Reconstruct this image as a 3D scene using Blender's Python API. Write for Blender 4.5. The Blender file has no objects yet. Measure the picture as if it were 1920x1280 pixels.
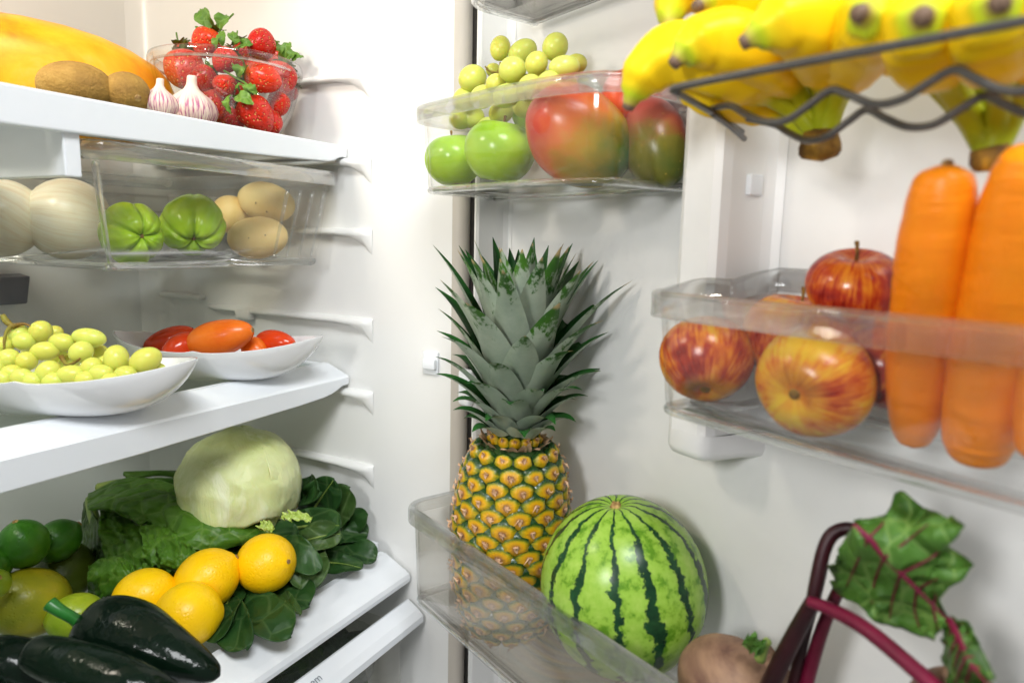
import bpy, bmesh, math, random
from math import sin, cos, pi, sqrt, atan2, radians, exp
from mathutils import Vector, Matrix, noise as mnoise
V = Vector
random.seed(7)
scene = bpy.context.scene
COL = scene.collection

# ------------------------------------------------------------------ camera
FPX = 1290.0                                   # focal length in photo pixels (1920 wide)
YAW, PITCH, ROLL = radians(27.8), radians(-8.4), radians(1.3)
CAM = V((-.6955, -.4381, 0.0))
FW = V((cos(PITCH)*cos(YAW), cos(PITCH)*sin(YAW), sin(PITCH)))
_r = FW.cross(V((0, 0, 1))).normalized(); _u = _r.cross(FW)
RT = (_r*cos(ROLL) + _u*sin(ROLL)); UP = RT.cross(FW)
cd = bpy.data.cameras.new('camera'); cam = bpy.data.objects.new('camera', cd); COL.objects.link(cam)
cd.sensor_width = 36; cd.lens = 36*FPX/1920; cd.clip_start = .01; cd.clip_end = 50
m3 = Matrix((RT, UP, -FW)).transposed()
cam.matrix_world = Matrix.Translation(CAM) @ m3.to_4x4()
cd.dof.use_dof = True; cd.dof.focus_distance = .74; cd.dof.aperture_fstop = 4.4
scene.camera = cam
# ------------------------------------------------------------------ world and lamps
w = bpy.data.worlds.new('World'); scene.world = w; w.use_nodes = True
bg = w.node_tree.nodes['Background']; bg.inputs[0].default_value = (.95, .97, 1, 1); bg.inputs[1].default_value = .27
def lamp(name, loc, target, power, sx, sy, col):
    l = bpy.data.lights.new(name, 'AREA'); l.shape = 'RECTANGLE'; l.size = sx; l.size_y = sy; l.energy = power; l.color = col
    o = bpy.data.objects.new(name, l); COL.objects.link(o); o.location = loc
    o.rotation_euler = (V(target)-V(loc)).to_track_quat('-Z', 'Y').to_euler(); return o
lamp('key_light', CAM + RT*-.62 + UP*.22 - FW*.55, (-.05, .08, -.06), 7.6, .20, .28, (1, 1, 1))
lamp('window_light', CAM + RT*.25 + UP*1.15 - FW*.70, (-.15, -.05, -.05), 26, .7, .5, (.965, .985, 1))
lamp('fridge_light', (-.68, .28, .46), (-.28, .52, .12), 2.8, .16, .08, (1, .89, .75))
scene.view_settings.view_transform = 'Standard'; scene.view_settings.look = 'None'
scene.view_settings.exposure = 0.32; scene.view_settings.gamma = 1
cy = scene.cycles
cy.max_bounces = 8; cy.diffuse_bounces = 4; cy.glossy_bounces = 3; cy.transmission_bounces = 4; cy.transparent_max_bounces = 24
cy.use_adaptive_sampling = True; cy.adaptive_threshold = .03; cy.adaptive_min_samples = 12
cy.use_denoising = True; cy.sample_clamp_indirect = 6; cy.caustics_refractive = False; cy.caustics_reflective = False

# ------------------------------------------------------------------ placing helpers (real planes of the fridge)
DU = V((-.432, -.902, 0)).normalized(); DN = V((-.902, .432, 0)).normalized(); DO = V((.0312, -.0442, 0))   # open door: along it, out of it, origin
def dw(u, v, z): p = DO + DU*u + DN*v; return V((p.x, p.y, z))
def ray(x, y): return FW + RT*((x-960)/FPX) - UP*((y-640)/FPX)
def on_plane(x, y, n, k): d = ray(x, y); return CAM + d*((k-n.dot(CAM))/n.dot(d))
def at_z(x, y, z): return on_plane(x, y, V((0, 0, 1)), z)
def at_y(x, y, Y): return on_plane(x, y, V((0, 1, 0)), Y)
def at_x(x, y, X): return on_plane(x, y, V((1, 0, 0)), X)
def at_v(x, y, v): return on_plane(x, y, DN, DN.dot(DO)+v)
def at_d(x, y, d): return CAM + ray(x, y)*d
def dep(p): return (p-CAM).dot(FW)
def px(r, p): return r*dep(p)/FPX               # photo pixels to metres at point p
def rest(x, y, r, z): d = ray(x, y); return CAM + d*((z-CAM.z)/(d.z - r/FPX))
def view(a, b, c=0): return (RT*a + UP*b - FW*c).normalized()
def rot_to(z, xh=None):
    z = z.normalized(); xh = xh or (V((1, 0, 0)) if abs(z.x) < .9 else V((0, 1, 0)))
    x = (xh - z*xh.dot(z)).normalized(); y = z.cross(x)
    return Matrix((x, y, z)).transposed().to_4x4()
def place(o, loc, z=None, xh=None, s=1):
    o.matrix_world = Matrix.Translation(loc) @ (rot_to(z, xh) if z is not None else Matrix()) @ Matrix.Scale(s, 4)
    return o
# ------------------------------------------------------------------ object helpers
def link(name, me, mat=None, parent=None, smooth=True):
    if mat is not None and len(me.materials) == 0: me.materials.append(mat)
    if smooth and me.polygons and not me.polygons[0].use_smooth: me.polygons.foreach_set('use_smooth', [True]*len(me.polygons))
    o = bpy.data.objects.new(name, me); COL.objects.link(o)
    if parent is not None: o.parent = parent
    return o
def mk(name, vf, mat=None, parent=None, smooth=True):
    me = bpy.data.meshes.new(name); me.from_pydata([tuple(v) for v in vf[0]], [], vf[1]); me.update()
    return link(name, me, mat, parent, smooth)
def tag(o, label, cat, group=None):
    o['label'] = label; o['category'] = cat
    if group: o['group'] = group
    return o
def empty(name, loc, label, cat, group=None):
    o = bpy.data.objects.new(name, None); COL.objects.link(o); o.location = loc; o.empty_display_size = .02
    o.matrix_world = Matrix.Translation(loc)
    return tag(o, label, cat, group)
def shift(vf, d): return ([V(v)+d for v in vf[0]], vf[1])
def xf(vf, M): return ([M @ V(v) for v in vf[0]], vf[1])
def join(*vfs):
    vs, fs = [], []
    for v, f in vfs:
        n = len(vs); vs += list(v); fs += [tuple(i+n for i in q) for q in f]
    return vs, fs
def bevel(o, w, seg=2, ang=40):
    b = o.modifiers.new('bevel', 'BEVEL'); b.width = w; b.segments = seg; b.limit_method = 'ANGLE'; b.angle_limit = radians(ang)
    b.harden_normals = False; return o
def solid(o, t, off=0):
    s = o.modifiers.new('solid', 'SOLIDIFY'); s.thickness = t; s.offset = off; return o
def sph(f, nu=32, nv=18):
    vs = [f(0, 0)]; fs = []
    for j in range(1, nv):
        for i in range(nu): vs.append(f(2*pi*i/nu, pi*j/nv))
    vs.append(f(0, pi)); L = len(vs)-1
    for i in range(nu):
        k = (i+1) % nu
        fs.append((0, 1+i, 1+k))
        for j in range(nv-2): a = 1+j*nu; b = a+nu; fs.append((a+i, b+i, b+k, a+k))
        a = 1+(nv-2)*nu; fs.append((a+i, L, a+k))
    return vs, fs
def ell(rx, ry, rz, nu=28, nv=16, warp=None):
    def f(t, p):
        q = V((rx*sin(p)*cos(t), ry*sin(p)*sin(t), rz*cos(p)))
        return warp(q, t, p) if warp else q
    return sph(f, nu, nv)
def lathe(prof, n=32, warp=None):
    vs, fs = [], []; m = len(prof)
    for j, (r, z) in enumerate(prof):
        for i in range(n):
            t = 2*pi*i/n; q = V((r*cos(t), r*sin(t), z)); vs.append(warp(q, t, j/(m-1)) if warp else q)
    for j in range(m-1):
        for i in range(n):
            k = (i+1) % n; fs.append((j*n+i, j*n+k, (j+1)*n+k, (j+1)*n+i))
    return vs, fs
def crom(pts, n, T_=None):
    out = []; m = len(pts)
    for s in range(n):
        t = (T_[s] if T_ else s/(n-1))*(m-1); i = min(int(t), m-2); f = t-i
        p0, p1, p2, p3 = pts[max(i-1, 0)], pts[i], pts[i+1], pts[min(i+2, m-1)]
        out.append(.5*((2*p1)+(p2-p0)*f+(2*p0-5*p1+4*p2-p3)*f*f+(3*p1-p0-3*p2+p3)*f*f*f))
    return out
def frames(path, hint=None):
    T = []
    for i in range(len(path)):
        T.append((path[min(i+1, len(path)-1)]-path[max(i-1, 0)]).normalized())
    h = hint or (V((0, 0, 1)) if abs(T[0].z) < .9 else V((1, 0, 0)))
    nrm = (h - T[0]*h.dot(T[0])).normalized(); out = []
    for t in T:
        nrm = (nrm - t*nrm.dot(t)).normalized(); out.append((t, nrm, t.cross(nrm)))
    return out
def tube(path, radii, n=12, hint=None, sect=None, cap=True):
    """path: points, radii: one per control point; sect(angle,t) multiplies the radius"""
    fr = frames(path, hint); vs, fs = [], []; m = len(path)
    for j in range(m):
        t, a, b = fr[j]
        for i in range(n):
            th = 2*pi*i/n; r = radii[j]*(sect(th, j/(m-1)) if sect else 1); vs.append(path[j]+a*(r*cos(th))+b*(r*sin(th)))
    for j in range(m-1):
        for i in range(n):
            k = (i+1) % n; fs.append((j*n+i, j*n+k, (j+1)*n+k, (j+1)*n+i))
    if cap:
        vs.append(path[0]-fr[0][0]*radii[0]*.3); c0 = len(vs)-1; vs.append(path[-1]+fr[-1][0]*radii[-1]*.3); c1 = c0+1; o = (m-1)*n
        for i in range(n):
            k = (i+1) % n; fs.append((c0, k, i)); fs.append((c1, o+i, o+k))
    return vs, fs
def ctube(pts, rad, steps, n=12, **k):
    return tube(crom(pts, steps), crom(rad, steps), n, **k)
def box(x0, x1, y0, y1, z0, z1):
    vs = [V((x, y, z)) for z in (z0, z1) for y in (y0, y1) for x in (x0, x1)]
    return vs, [(0, 2, 3, 1), (4, 5, 7, 6), (0, 1, 5, 4), (2, 6, 7, 3), (0, 4, 6, 2), (1, 3, 7, 5)]
def dbox(u0, u1, v0, v1, z0, z1):
    vs, fs = box(u0, u1, v0, v1, z0, z1); return [dw(q.x, q.y, q.z) for q in vs], fs
def extrude_x(secs):
    """secs: list of (x, [(y,z)...]) closed cross sections"""
    vs, fs = [], []; n = len(secs[0][1])
    for x, s in secs: vs += [V((x, a, b)) for a, b in s]
    for j in range(len(secs)-1):
        for i in range(n):
            k = (i+1) % n; fs.append((j*n+i, j*n+k, (j+1)*n+k, (j+1)*n+i))
    fs.append(tuple(range(n))[::-1]); o = (len(secs)-1)*n; fs.append(tuple(o+i for i in range(n)))
    return vs, fs
def rrect(x0, x1, y0, y1, r, n=6):
    """rounded rectangle, r = 4 radii for corners (x1,y1),(x0,y1),(x0,y0),(x1,y0)"""
    out = []
    for (cx, cy, a), q in zip(((x1, y1, 0), (x0, y1, 90), (x0, y0, 180), (x1, y0, 270)), r):
        sx = -1 if cx == x1 else 1; sy = -1 if cy == y1 else 1
        for i in range(n+1):
            t = radians(a+90*i/n); out.append((cx+sx*q+q*cos(t), cy+sy*q+q*sin(t)))
    return out
def sweep_outline(outl, prof, caps=(True, True)):
    """outl: CCW plan points; prof: list of (outward offset, z)"""
    n = len(outl); nr = []
    for i in range(n):
        a = V(outl[i-1]); b = V(outl[(i+1) % n]); d = (b-a); nr.append(V((d.y, -d.x)).normalized())
    vs, fs = [], []
    for off, z in prof:
        for i in range(n): p = V(outl[i])+nr[i]*off; vs.append(V((p.x, p.y, z(p) if callable(z) else z)))
    for j in range(len(prof)-1):
        for i in range(n):
            k = (i+1) % n; fs.append((j*n+i, j*n+k, (j+1)*n+k, (j+1)*n+i))
    if caps[0]: fs.append(tuple(range(n)))
    if caps[1]: o = (len(prof)-1)*n; fs.append(tuple(o+i for i in range(n))[::-1])
    return vs, fs
def ribbon(pts, wid, nl=14, nw=6, hint=V((0, 0, 1)), fold=0., ruf=0., freq=3., cup=0., seed=0, edge=0., shape=None):
    """leaf blade: centre line pts, half widths wid along it, hint = the face normal"""
    T_ = [sin(pi/2*j/(nl-1)) for j in range(nl)] if shape else [j/(nl-1) for j in range(nl)]
    P = crom(pts, nl, T_); W = [wid[0]*shape(t) for t in T_] if shape else crom(wid, nl); fr = frames(P, hint); vs, fs = [], []
    for j in range(nl):
        t, a, b = fr[j]; tt = T_[j]
        for i in range(-nw, nw+1):
            s = i/nw; wdt = W[j]*(1+edge*mnoise.noise(V((tt*freq*2, (1 if s > 0 else -1)*3.1, seed*5.3))))
            h = fold*abs(s)*wdt + cup*s*s*wdt + ruf*abs(s)**1.6*sin(freq*2*pi*tt+seed+(1.9 if s > 0 else 0)) + ruf*.5*mnoise.noise(V((tt*4+seed, s*2, seed*1.7)))
            vs.append(P[j]+b*(s*wdt)+a*h)
    k = 2*nw+1
    for j in range(nl-1):
        for i in range(k-1): q = j*k+i; fs.append((q, q+1, q+k+1, q+k))
    return vs, fs
# ------------------------------------------------------------------ material helpers

class NT:
    def __init__(s, name):
        s.m = bpy.data.materials.new(name); s.m.use_nodes = True; s.t = s.m.node_tree; s.b = s.t.nodes['Principled BSDF']; s.out = s.t.nodes['Material Output']
        s._co = None
    def n(s, typ, **k):
        q = s.t.nodes.new(typ)
        for a, b in k.items(): setattr(q, a, b)
        return q
    def l(s, a, b): s.t.links.new(a, b)
    def put(s, sock, v):
        if isinstance(v, bpy.types.NodeSocket): s.l(v, sock)
        elif isinstance(v, (tuple, list)) and len(v) == 3 and sock.type == 'RGBA': sock.default_value = (*v, 1)
        else: sock.default_value = v
    def co(s):
        if s._co is None: s._co = s.n('ShaderNodeTexCoord').outputs['Object']
        return s._co
    def map(s, sc=(1, 1, 1), rot=(0, 0, 0), loc=(0, 0, 0), src=None):
        q = s.n('ShaderNodeMapping'); s.l(src or s.co(), q.inputs[0]); q.inputs['Scale'].default_value = sc; q.inputs['Rotation'].default_value = rot; q.inputs['Location'].default_value = loc
        return q.outputs[0]
    def noise(s, scale, detail=4, rough=.55, src=None, dist=0.):
        q = s.n('ShaderNodeTexNoise'); s.l(src or s.co(), q.inputs['Vector']); q.inputs['Scale'].default_value = scale; q.inputs['Detail'].default_value = detail; q.inputs['Roughness'].default_value = rough; q.inputs['Distortion'].default_value = dist
        return q.outputs['Fac']
    def vor(s, scale, src=None, feat='F1', rnd=1.):
        q = s.n('ShaderNodeTexVoronoi', feature=feat); s.l(src or s.co(), q.inputs['Vector']); q.inputs['Scale'].default_value = scale; q.inputs['Randomness'].default_value = rnd
        return q.outputs['Distance']
    def ramp(s, fac, stops, interp='LINEAR'):
        q = s.n('ShaderNodeValToRGB'); q.color_ramp.interpolation = interp; e = q.color_ramp.elements
        while len(e) < len(stops): e.new(.5)
        for el, (p, c) in zip(e, stops): el.position = p; el.color = (*c, 1) if len(c) == 3 else c
        s.l(fac, q.inputs[0]); return q.outputs[0]
    def step(s, fac, a, b): 
        q = s.n('ShaderNodeMapRange', interpolation_type='SMOOTHSTEP'); s.l(fac, q.inputs[0]); q.inputs[1].default_value = a; q.inputs[2].default_value = b; return q.outputs[0]
    def mix(s, f, a, b, mode='MIX'):
        q = s.n('ShaderNodeMix', data_type='RGBA', blend_type=mode); s.put(q.inputs[0], f); s.put(q.inputs[6], a); s.put(q.inputs[7], b); return q.outputs[2]
    def math(s, op, a, b=0., c=0.):
        q = s.n('ShaderNodeMath', operation=op); s.put(q.inputs[0], a); s.put(q.inputs[1], b); s.put(q.inputs[2], c); return q.outputs[0]
    def xyz(s, src=None): q = s.n('ShaderNodeSeparateXYZ'); s.l(src or s.co(), q.inputs[0]); return q.outputs
    def rnd(s): return s.n('ShaderNodeObjectInfo').outputs['Random']
    def bump(s, h, st, d=.001):
        q = s.n('ShaderNodeBump'); s.l(h, q.inputs['Height']); q.inputs['Strength'].default_value = st; q.inputs['Distance'].default_value = d; s.l(q.outputs[0], s.b.inputs['Normal']); return q
    def set(s, **k):
        names = dict(col='Base Color', rough='Roughness', sub='Subsurface Weight', ior='IOR', metal='Metallic', spec='Specular IOR Level', trans='Transmission Weight', alpha='Alpha', coat='Coat Weight', coatr='Coat Roughness', subs='Subsurface Scale', subr='Subsurface Radius')
        for a, v in k.items(): s.put(s.b.inputs[names[a]], v)
        return s
def simple(name, col, rough=.5, **k): q = NT(name); q.set(col=col, rough=rough, **k); return q.m

def m_white(name, col, rough, dirt=.045):
    q = NT(name); a = q.noise(6, 4, .65)
    q.set(col=q.mix(q.math('MULTIPLY', a, dirt*4), col, tuple(c*.82 for c in col)), rough=rough); return q.m
M_LINER = m_white('fridge_liner', (.80, .80, .78), .32)
M_DOOR = m_white('door_liner', (.78, .78, .765), .30)
M_TRIM = m_white('shelf_trim', (.80, .83, .86), .30, .01)
M_CERAMIC = simple('white_ceramic', (.86, .87, .88), .12, coat=.4)
M_BEIGE = m_white('beige_seal', (.50, .46, .40), .5)
M_BLACK = simple('gap_black', (.012, .011, .010), .5)  # near black, stands in for the shade in the hinge gap
M_GREYBOX = m_white('grey_plastic', (.17, .17, .20), .45)
M_WIRE = simple('grey_wire', (.10, .095, .09), .36, metal=.6)

def m_clear(name, tint, gloss_r=.04, haze=.03, ior=1.45, hazecol=(.8, .82, .84), base=.0):
    q = NT(name); t = q.t; t.nodes.remove(q.b)
    tr = q.n('ShaderNodeBsdfTransparent'); tr.inputs[0].default_value = (*tint, 1)
    gl = q.n('ShaderNodeBsdfGlossy'); gl.inputs['Roughness'].default_value = gloss_r
    df = q.n('ShaderNodeBsdfDiffuse'); df.inputs[0].default_value = (*hazecol, 1)
    ge = q.n('ShaderNodeNewGeometry'); dt = q.n('ShaderNodeVectorMath', operation='DOT_PRODUCT'); q.l(ge.outputs['Normal'], dt.inputs[0]); q.l(ge.outputs['Incoming'], dt.inputs[1])
    f0 = ((ior-1)/(ior+1))**2; sch = q.math('POWER', q.math('SUBTRACT', 1., q.math('ABSOLUTE', dt.outputs['Value'])), 5.)
    fres = q.math('MULTIPLY_ADD', sch, 1-f0, f0)
    sm = q.noise(9, 2, .6); hz = q.math('MULTIPLY', sm, haze*2)
    m1 = q.n('ShaderNodeMixShader'); q.l(hz, m1.inputs[0]); q.l(tr.outputs[0], m1.inputs[1]); q.l(df.outputs[0], m1.inputs[2])
    m2 = q.n('ShaderNodeMixShader'); q.l(q.math('ADD', fres, base), m2.inputs[0]); q.l(m1.outputs[0], m2.inputs[1]); q.l(gl.outputs[0], m2.inputs[2])
    q.l(m2.outputs[0], q.out.inputs['Surface']); return q.m
M_CLEAR = m_clear('clear_plastic', (.987, .989, .989), .04, .006)
M_RIM = m_clear('clear_plastic_rim', (.93, .938, .94), .06, .022, 1.65)
M_SMOKE = m_clear('cloudy_plastic', (.955, .950, .938), .08, .045, hazecol=(.60, .57, .51))
M_GLASS = m_clear('bowl_glass', (.975, .978, .976), .02, .006, 1.75)
M_SHELFGLASS = m_clear('shelf_glass', (.90, .93, .91), .03, .015, 1.5)

def m_rim():
    q = NT('solid_clear_plastic'); q.set(col=(.96, .97, .97), rough=.05, ior=1.45, trans=1.)
    tr = q.n('ShaderNodeBsdfTransparent'); tr.inputs[0].default_value = (.95, .955, .955, 1); df = q.n('ShaderNodeBsdfDiffuse'); df.inputs[0].default_value = (.72, .73, .72, 1)
    a = q.n('ShaderNodeMixShader'); a.inputs[0].default_value = .045; q.l(tr.outputs[0], a.inputs[1]); q.l(df.outputs[0], a.inputs[2])
    b = q.n('ShaderNodeMixShader'); b.inputs[0].default_value = .60; q.l(q.b.outputs[0], b.inputs[1]); q.l(a.outputs[0], b.inputs[2]); q.l(b.outputs[0], q.out.inputs['Surface']); return q.m
M_RIMG = m_rim()
M_SMOKE2 = m_clear('cloudy_reflection_plastic', (.95, .945, .93), .10, .13, hazecol=(.62, .585, .52))  # cloudy plastic; beige haze colour stands in for a brown reflection
def fruit_mat(name, fn, rough=.35, **k):
    q = NT(name); q.set(col=fn(q), rough=rough, **{'spec': .32, **k}); return q.m
def f_papaya(q):
    a = q.noise(13, 5, .65, dist=.5); b = q.noise(22, 4)
    c = q.ramp(a, [(.30, (.80, .22, .003)), (.45, (.88, .36, .006)), (.58, (.90, .47, .02)), (.75, (.86, .56, .12))])
    c = q.mix(q.step(b, .62, .72), c, (.75, .42, .05)); q.bump(q.noise(60, 3), .12, .002); return c
M_PAPAYA = fruit_mat('papaya_skin', f_papaya, .38, sub=.05, subs=.01)
def f_kiwi(q):
    a = q.noise(25, 6, .7, src=q.map((1, 1, .5))); c = q.ramp(a, [(.3, (.15, .075, .012)), (.55, (.33, .19, .04)), (.75, (.45, .29, .08))])
    q.bump(q.noise(400, 2), .8, .0012); return c
M_KIWI = fruit_mat('kiwi_skin', f_kiwi, .75)
def f_garlic(q):
    x = q.xyz(); th = q.math('ARCTAN2', x[1], x[0]); cx = q.n('ShaderNodeCombineXYZ'); q.l(q.math('MULTIPLY', th, 7), cx.inputs[0]); q.l(q.math('MULTIPLY', x[2], 25), cx.inputs[2])
    st = q.noise(1.5, 3, .7, src=cx.outputs[0]); low = q.step(x[2], .022, .004)
    f = q.math('MULTIPLY', q.step(st, .46, .60), low)
    return q.mix(f, (.78, .62, .52), (.38, .08, .20))
M_GARLIC = fruit_mat('garlic_skin', f_garlic, .45, sub=.1, subs=.005)
def f_straw(q):
    x = q.xyz(); a = q.noise(40, 3); z = q.math('ADD', x[2], q.math('MULTIPLY', a, .012)); r = q.rnd()
    c = q.mix(q.step(z, .010, .030), q.mix(r, (.46, .008, .006), (.66, .035, .008)), q.mix(r, (.60, .06, .02), (.80, .15, .03)))
    v = q.vor(380, src=q.map((1, 1, .72))); s = q.math('MULTIPLY', q.step(v, .27, .15), .8); q.bump(q.step(v, .1, .5), 1., .0014)
    return q.mix(s, c, (.80, .46, .12))
M_STRAW = fruit_mat('strawberry_skin', f_straw, .26, sub=.12, subs=.006)
def leafmat(name, dark, light, vein, scale=18, rough=.45, vs=.10, bumpst=.4):
    def f(q):
        a = q.noise(scale, 5, .6); b = q.noise(scale*4, 3); r = q.rnd()
        c = q.ramp(a, [(.28, dark), (.72, light)]); c = q.mix(q.math('MULTIPLY', b, .35), c, tuple(i*.55 for i in dark))
        v = q.vor(scale*2.2, feat='DISTANCE_TO_EDGE'); c = q.mix(q.math('MULTIPLY', q.step(v, vs*.5, 0), .35), c, vein)
        q.bump(q.math('ADD', q.step(v, 0, .3), q.math('MULTIPLY', b, .6)), bumpst, .003)
        return c
    q = NT(name); q.set(col=f(q), rough=rough, spec=.28); return q.m
M_CALYX = leafmat('strawberry_leaf', (.05, .15, .012), (.20, .34, .05), (.25, .38, .10), 40)
M_SPIN = leafmat('spinach_leaf', (.010, .042, .009), (.035, .10, .02), (.09, .15, .05), 14, .42, bumpst=.7)
M_SPIN2 = leafmat('spinach_leaf_pale', (.02, .06, .010), (.075, .135, .03), (.13, .19, .07), 14, .45, bumpst=.7)
M_ROM = leafmat('romaine_leaf', (.035, .11, .007), (.11, .25, .020), (.18, .28, .06), 16, .42, bumpst=.8)
M_BEETLEAF = leafmat('beet_leaf', (.025, .085, .010), (.10, .23, .032), (.25, .36, .10), 22, .45, bumpst=.9)
M_CUTLEAF = leafmat('iceberg_fringe', (.30, .45, .06), (.52, .62, .16), (.7, .75, .4), 25, .4)
M_RIB = fruit_mat('leaf_rib', lambda q: q.ramp(q.noise(30, 3), [(.3, (.13, .22, .03)), (.7, (.30, .38, .10))]), .4)
M_STALK = fruit_mat('spinach_stalk', lambda q: q.ramp(q.noise(20, 4, src=q.map((1, 1, .2))), [(.3, (.02, .07, .005)), (.7, (.08, .17, .015))]), .35)
def f_onion(q):
    x = q.xyz(); th = q.math('ARCTAN2', x[1], x[0]); cx = q.n('ShaderNodeCombineXYZ'); q.l(q.math('MULTIPLY', th, 3), cx.inputs[0]); q.l(q.math('MULTIPLY', x[2], 6), cx.inputs[2])
    st = q.noise(3, 4, .65, src=cx.outputs[0]); return q.ramp(st, [(.25, (.74, .58, .36)), (.5, (.84, .76, .57)), (.75, (.88, .83, .68))])
M_ONION = fruit_mat('onion_skin', f_onion, .28, sub=.1, subs=.01)
def f_chay(q):
    a = q.noise(30, 4); q.bump(q.noise(45, 3), .25, .002); return q.ramp(a, [(.3, (.28, .50, .012)), (.7, (.48, .68, .05))])
M_CHAY = fruit_mat('chayote_skin', f_chay, .22, sub=.08, subs=.006)
def f_pot(q):
    a = q.noise(16, 5, .65); b = q.vor(110); c = q.ramp(a, [(.3, (.86, .60, .21)), (.7, (.93, .72, .33))]); q.bump(q.noise(90, 3), .2, .001)
    return q.mix(q.math('MULTIPLY', q.step(b, .13, .05), .35), c, (.50, .30, .10))
M_POT = fruit_mat('potato_skin', f_pot, .5, sub=.08, subs=.006)
def f_grape(q):
    r = q.rnd(); a = q.noise(45, 4, .6); c = q.mix(a, (.50, .58, .05), (.70, .75, .18)); c = q.mix(q.math('MULTIPLY', r, .40), c, (.62, .52, .04))
    b = q.noise(70, 4); return q.mix(q.math('MULTIPLY', q.step(b, .45, .7), .35), c, (.70, .72, .36))
M_GRAPE = fruit_mat('grape_skin', f_grape, .27, sub=.25, subs=.012)
M_STEM = fruit_mat('grape_stem', lambda q: q.ramp(q.noise(60, 3), [(.35, (.20, .11, .02)), (.65, (.27, .26, .04))]), .6)
def f_tom(q): r = q.rnd(); return q.mix(q.noise(25, 3), (.60, .035, .006), (.72, .07, .01))
M_TOM = fruit_mat('red_tomato_skin', f_tom, .16, sub=.08, subs=.006, coat=.2)
M_TOMO = fruit_mat('orange_tomato_skin', lambda q: q.ramp(q.noise(28, 4), [(.3, (.72, .12, .008)), (.7, (.85, .21, .02))]), .26, sub=.08, subs=.006)
M_SCAR = fruit_mat('stem_scar', lambda q: q.ramp(q.noise(150, 4), [(.35, (.16, .07, .02)), (.65, (.50, .34, .12))]), .7)
def f_lemon(q):
    a = q.noise(12, 4); c = q.ramp(a, [(.3, (.93, .52, .002)), (.7, (.96, .62, .004))]); b = q.noise(38, 5, .7)
    c = q.mix(q.math('MULTIPLY', q.step(b, .66, .74), .65), c, (.42, .25, .02)); v = q.vor(260); q.bump(q.math('ADD', q.step(v, .05, .45), q.noise(40, 3)), .28, .0009); return c
M_LEMON = fruit_mat('lemon_peel', f_lemon, .34)
def f_lime(dk, lt, yl):
    def f(q):
        a = q.noise(14, 5); c = q.ramp(a, [(.3, dk), (.55, lt), (.78, yl)]); v = q.vor(240); q.bump(q.step(v, .05, .45), .25, .0008)
        return q.mix(q.math('MULTIPLY', q.step(q.noise(60, 5, .7), .66, .75), .5), c, (.16, .09, .02))
    return f
M_LIME = fruit_mat('lime_peel', f_lime((.02, .11, .008), (.05, .19, .012), (.10, .24, .015)), .28)
M_LIMEO = fruit_mat('olive_lime_peel', f_lime((.045, .075, .006), (.09, .13, .01), (.17, .17, .012)), .35)
M_LIMEY = fruit_mat('yellow_lime_peel', f_lime((.13, .17, .01), (.30, .29, .012), (.50, .36, .015)), .33)
M_LIMEK = fruit_mat('key_lime_peel', f_lime((.14, .24, .01), (.24, .33, .015), (.36, .40, .02)), .3)
M_POBLANO = fruit_mat('poblano_skin', lambda q: (q.bump(q.noise(30, 4, .6), .30, .006), q.ramp(q.noise(14, 4), [(.3, (.0015, .005, .003)), (.7, (.003, .010, .0045))]))[1], .15, spec=.2)
M_PEPSTEM = fruit_mat('pepper_stem', lambda q: q.ramp(q.noise(40, 3), [(.3, (.012, .10, .012)), (.7, (.03, .20, .03))]), .3)
def f_ice(q):
    x = q.xyz()
    vn = q.noise(30, 5, .65, src=q.map((1, 1, .28), rot=(.5, .35, 0)), dist=1.2); a = q.noise(10, 5, .6); c = q.ramp(a, [(.3, (.58, .62, .23)), (.55, (.71, .72, .40)), (.8, (.80, .78, .55))])
    low = q.step(x[2], .07, .0); c = q.mix(q.math('MULTIPLY', low, .45), c, (.52, .61, .13)); f = q.step(vn, .48, .72)
    q.bump(q.math('ADD', vn, q.math('MULTIPLY', q.noise(60, 3), .4)), .7, .004); return q.mix(q.math('MULTIPLY', f, .7), c, (.86, .85, .64))
M_ICE = fruit_mat('iceberg_leaf', f_ice, .38, sub=.12, subs=.01)
def f_gapple(q):
    a = q.noise(12, 4); c = q.ramp(a, [(.3, (.24, .46, .012)), (.7, (.42, .60, .04))]); v = q.vor(130); return q.mix(q.math('MULTIPLY', q.step(v, .13, .05), .5), c, (.65, .75, .25))
M_GAPPLE = fruit_mat('green_apple_skin', f_gapple, .22, sub=.06, subs=.006)
def f_rapple(bias):
    def f(q):
        x = q.xyz(); th = q.math('ARCTAN2', x[1], x[0]); cx = q.n('ShaderNodeCombineXYZ'); q.l(q.math('MULTIPLY', th, 13), cx.inputs[0]); q.l(q.math('MULTIPLY', x[2], 60), cx.inputs[2]); q.l(q.rnd(), cx.inputs[1])
        s = q.noise(1.1, 4, .7, src=cx.outputs[0]); blush = q.noise(20, 3); dap = q.noise(75, 3)
        k = q.math('ADD', q.math('MULTIPLY', blush, .80), q.math('MULTIPLY', s, .70)); k = q.math('ADD', k, q.math('MULTIPLY', dap, .28)); k = q.math('ADD', k, -.10+bias)
        c = q.ramp(k, [(.60, (.72, .42, .03)), (.75, (.66, .19, .02)), (.88, (.42, .035, .012)), (1.0, (.20, .010, .008))])
        pole = q.step(x[2], -.023, -.032); return q.mix(q.math('MULTIPLY', pole, .55), c, (.38, .34, .03))
    return f
M_RAPPLE = fruit_mat('striped_apple_skin', f_rapple(0.), .22, sub=.05, subs=.006)
M_YAPPLE = fruit_mat('yellow_apple_skin', f_rapple(-.105), .24, sub=.05, subs=.006)
M_DAPPLE = fruit_mat('dark_apple_skin', f_rapple(.09), .18, sub=.03, subs=.006)
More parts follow.
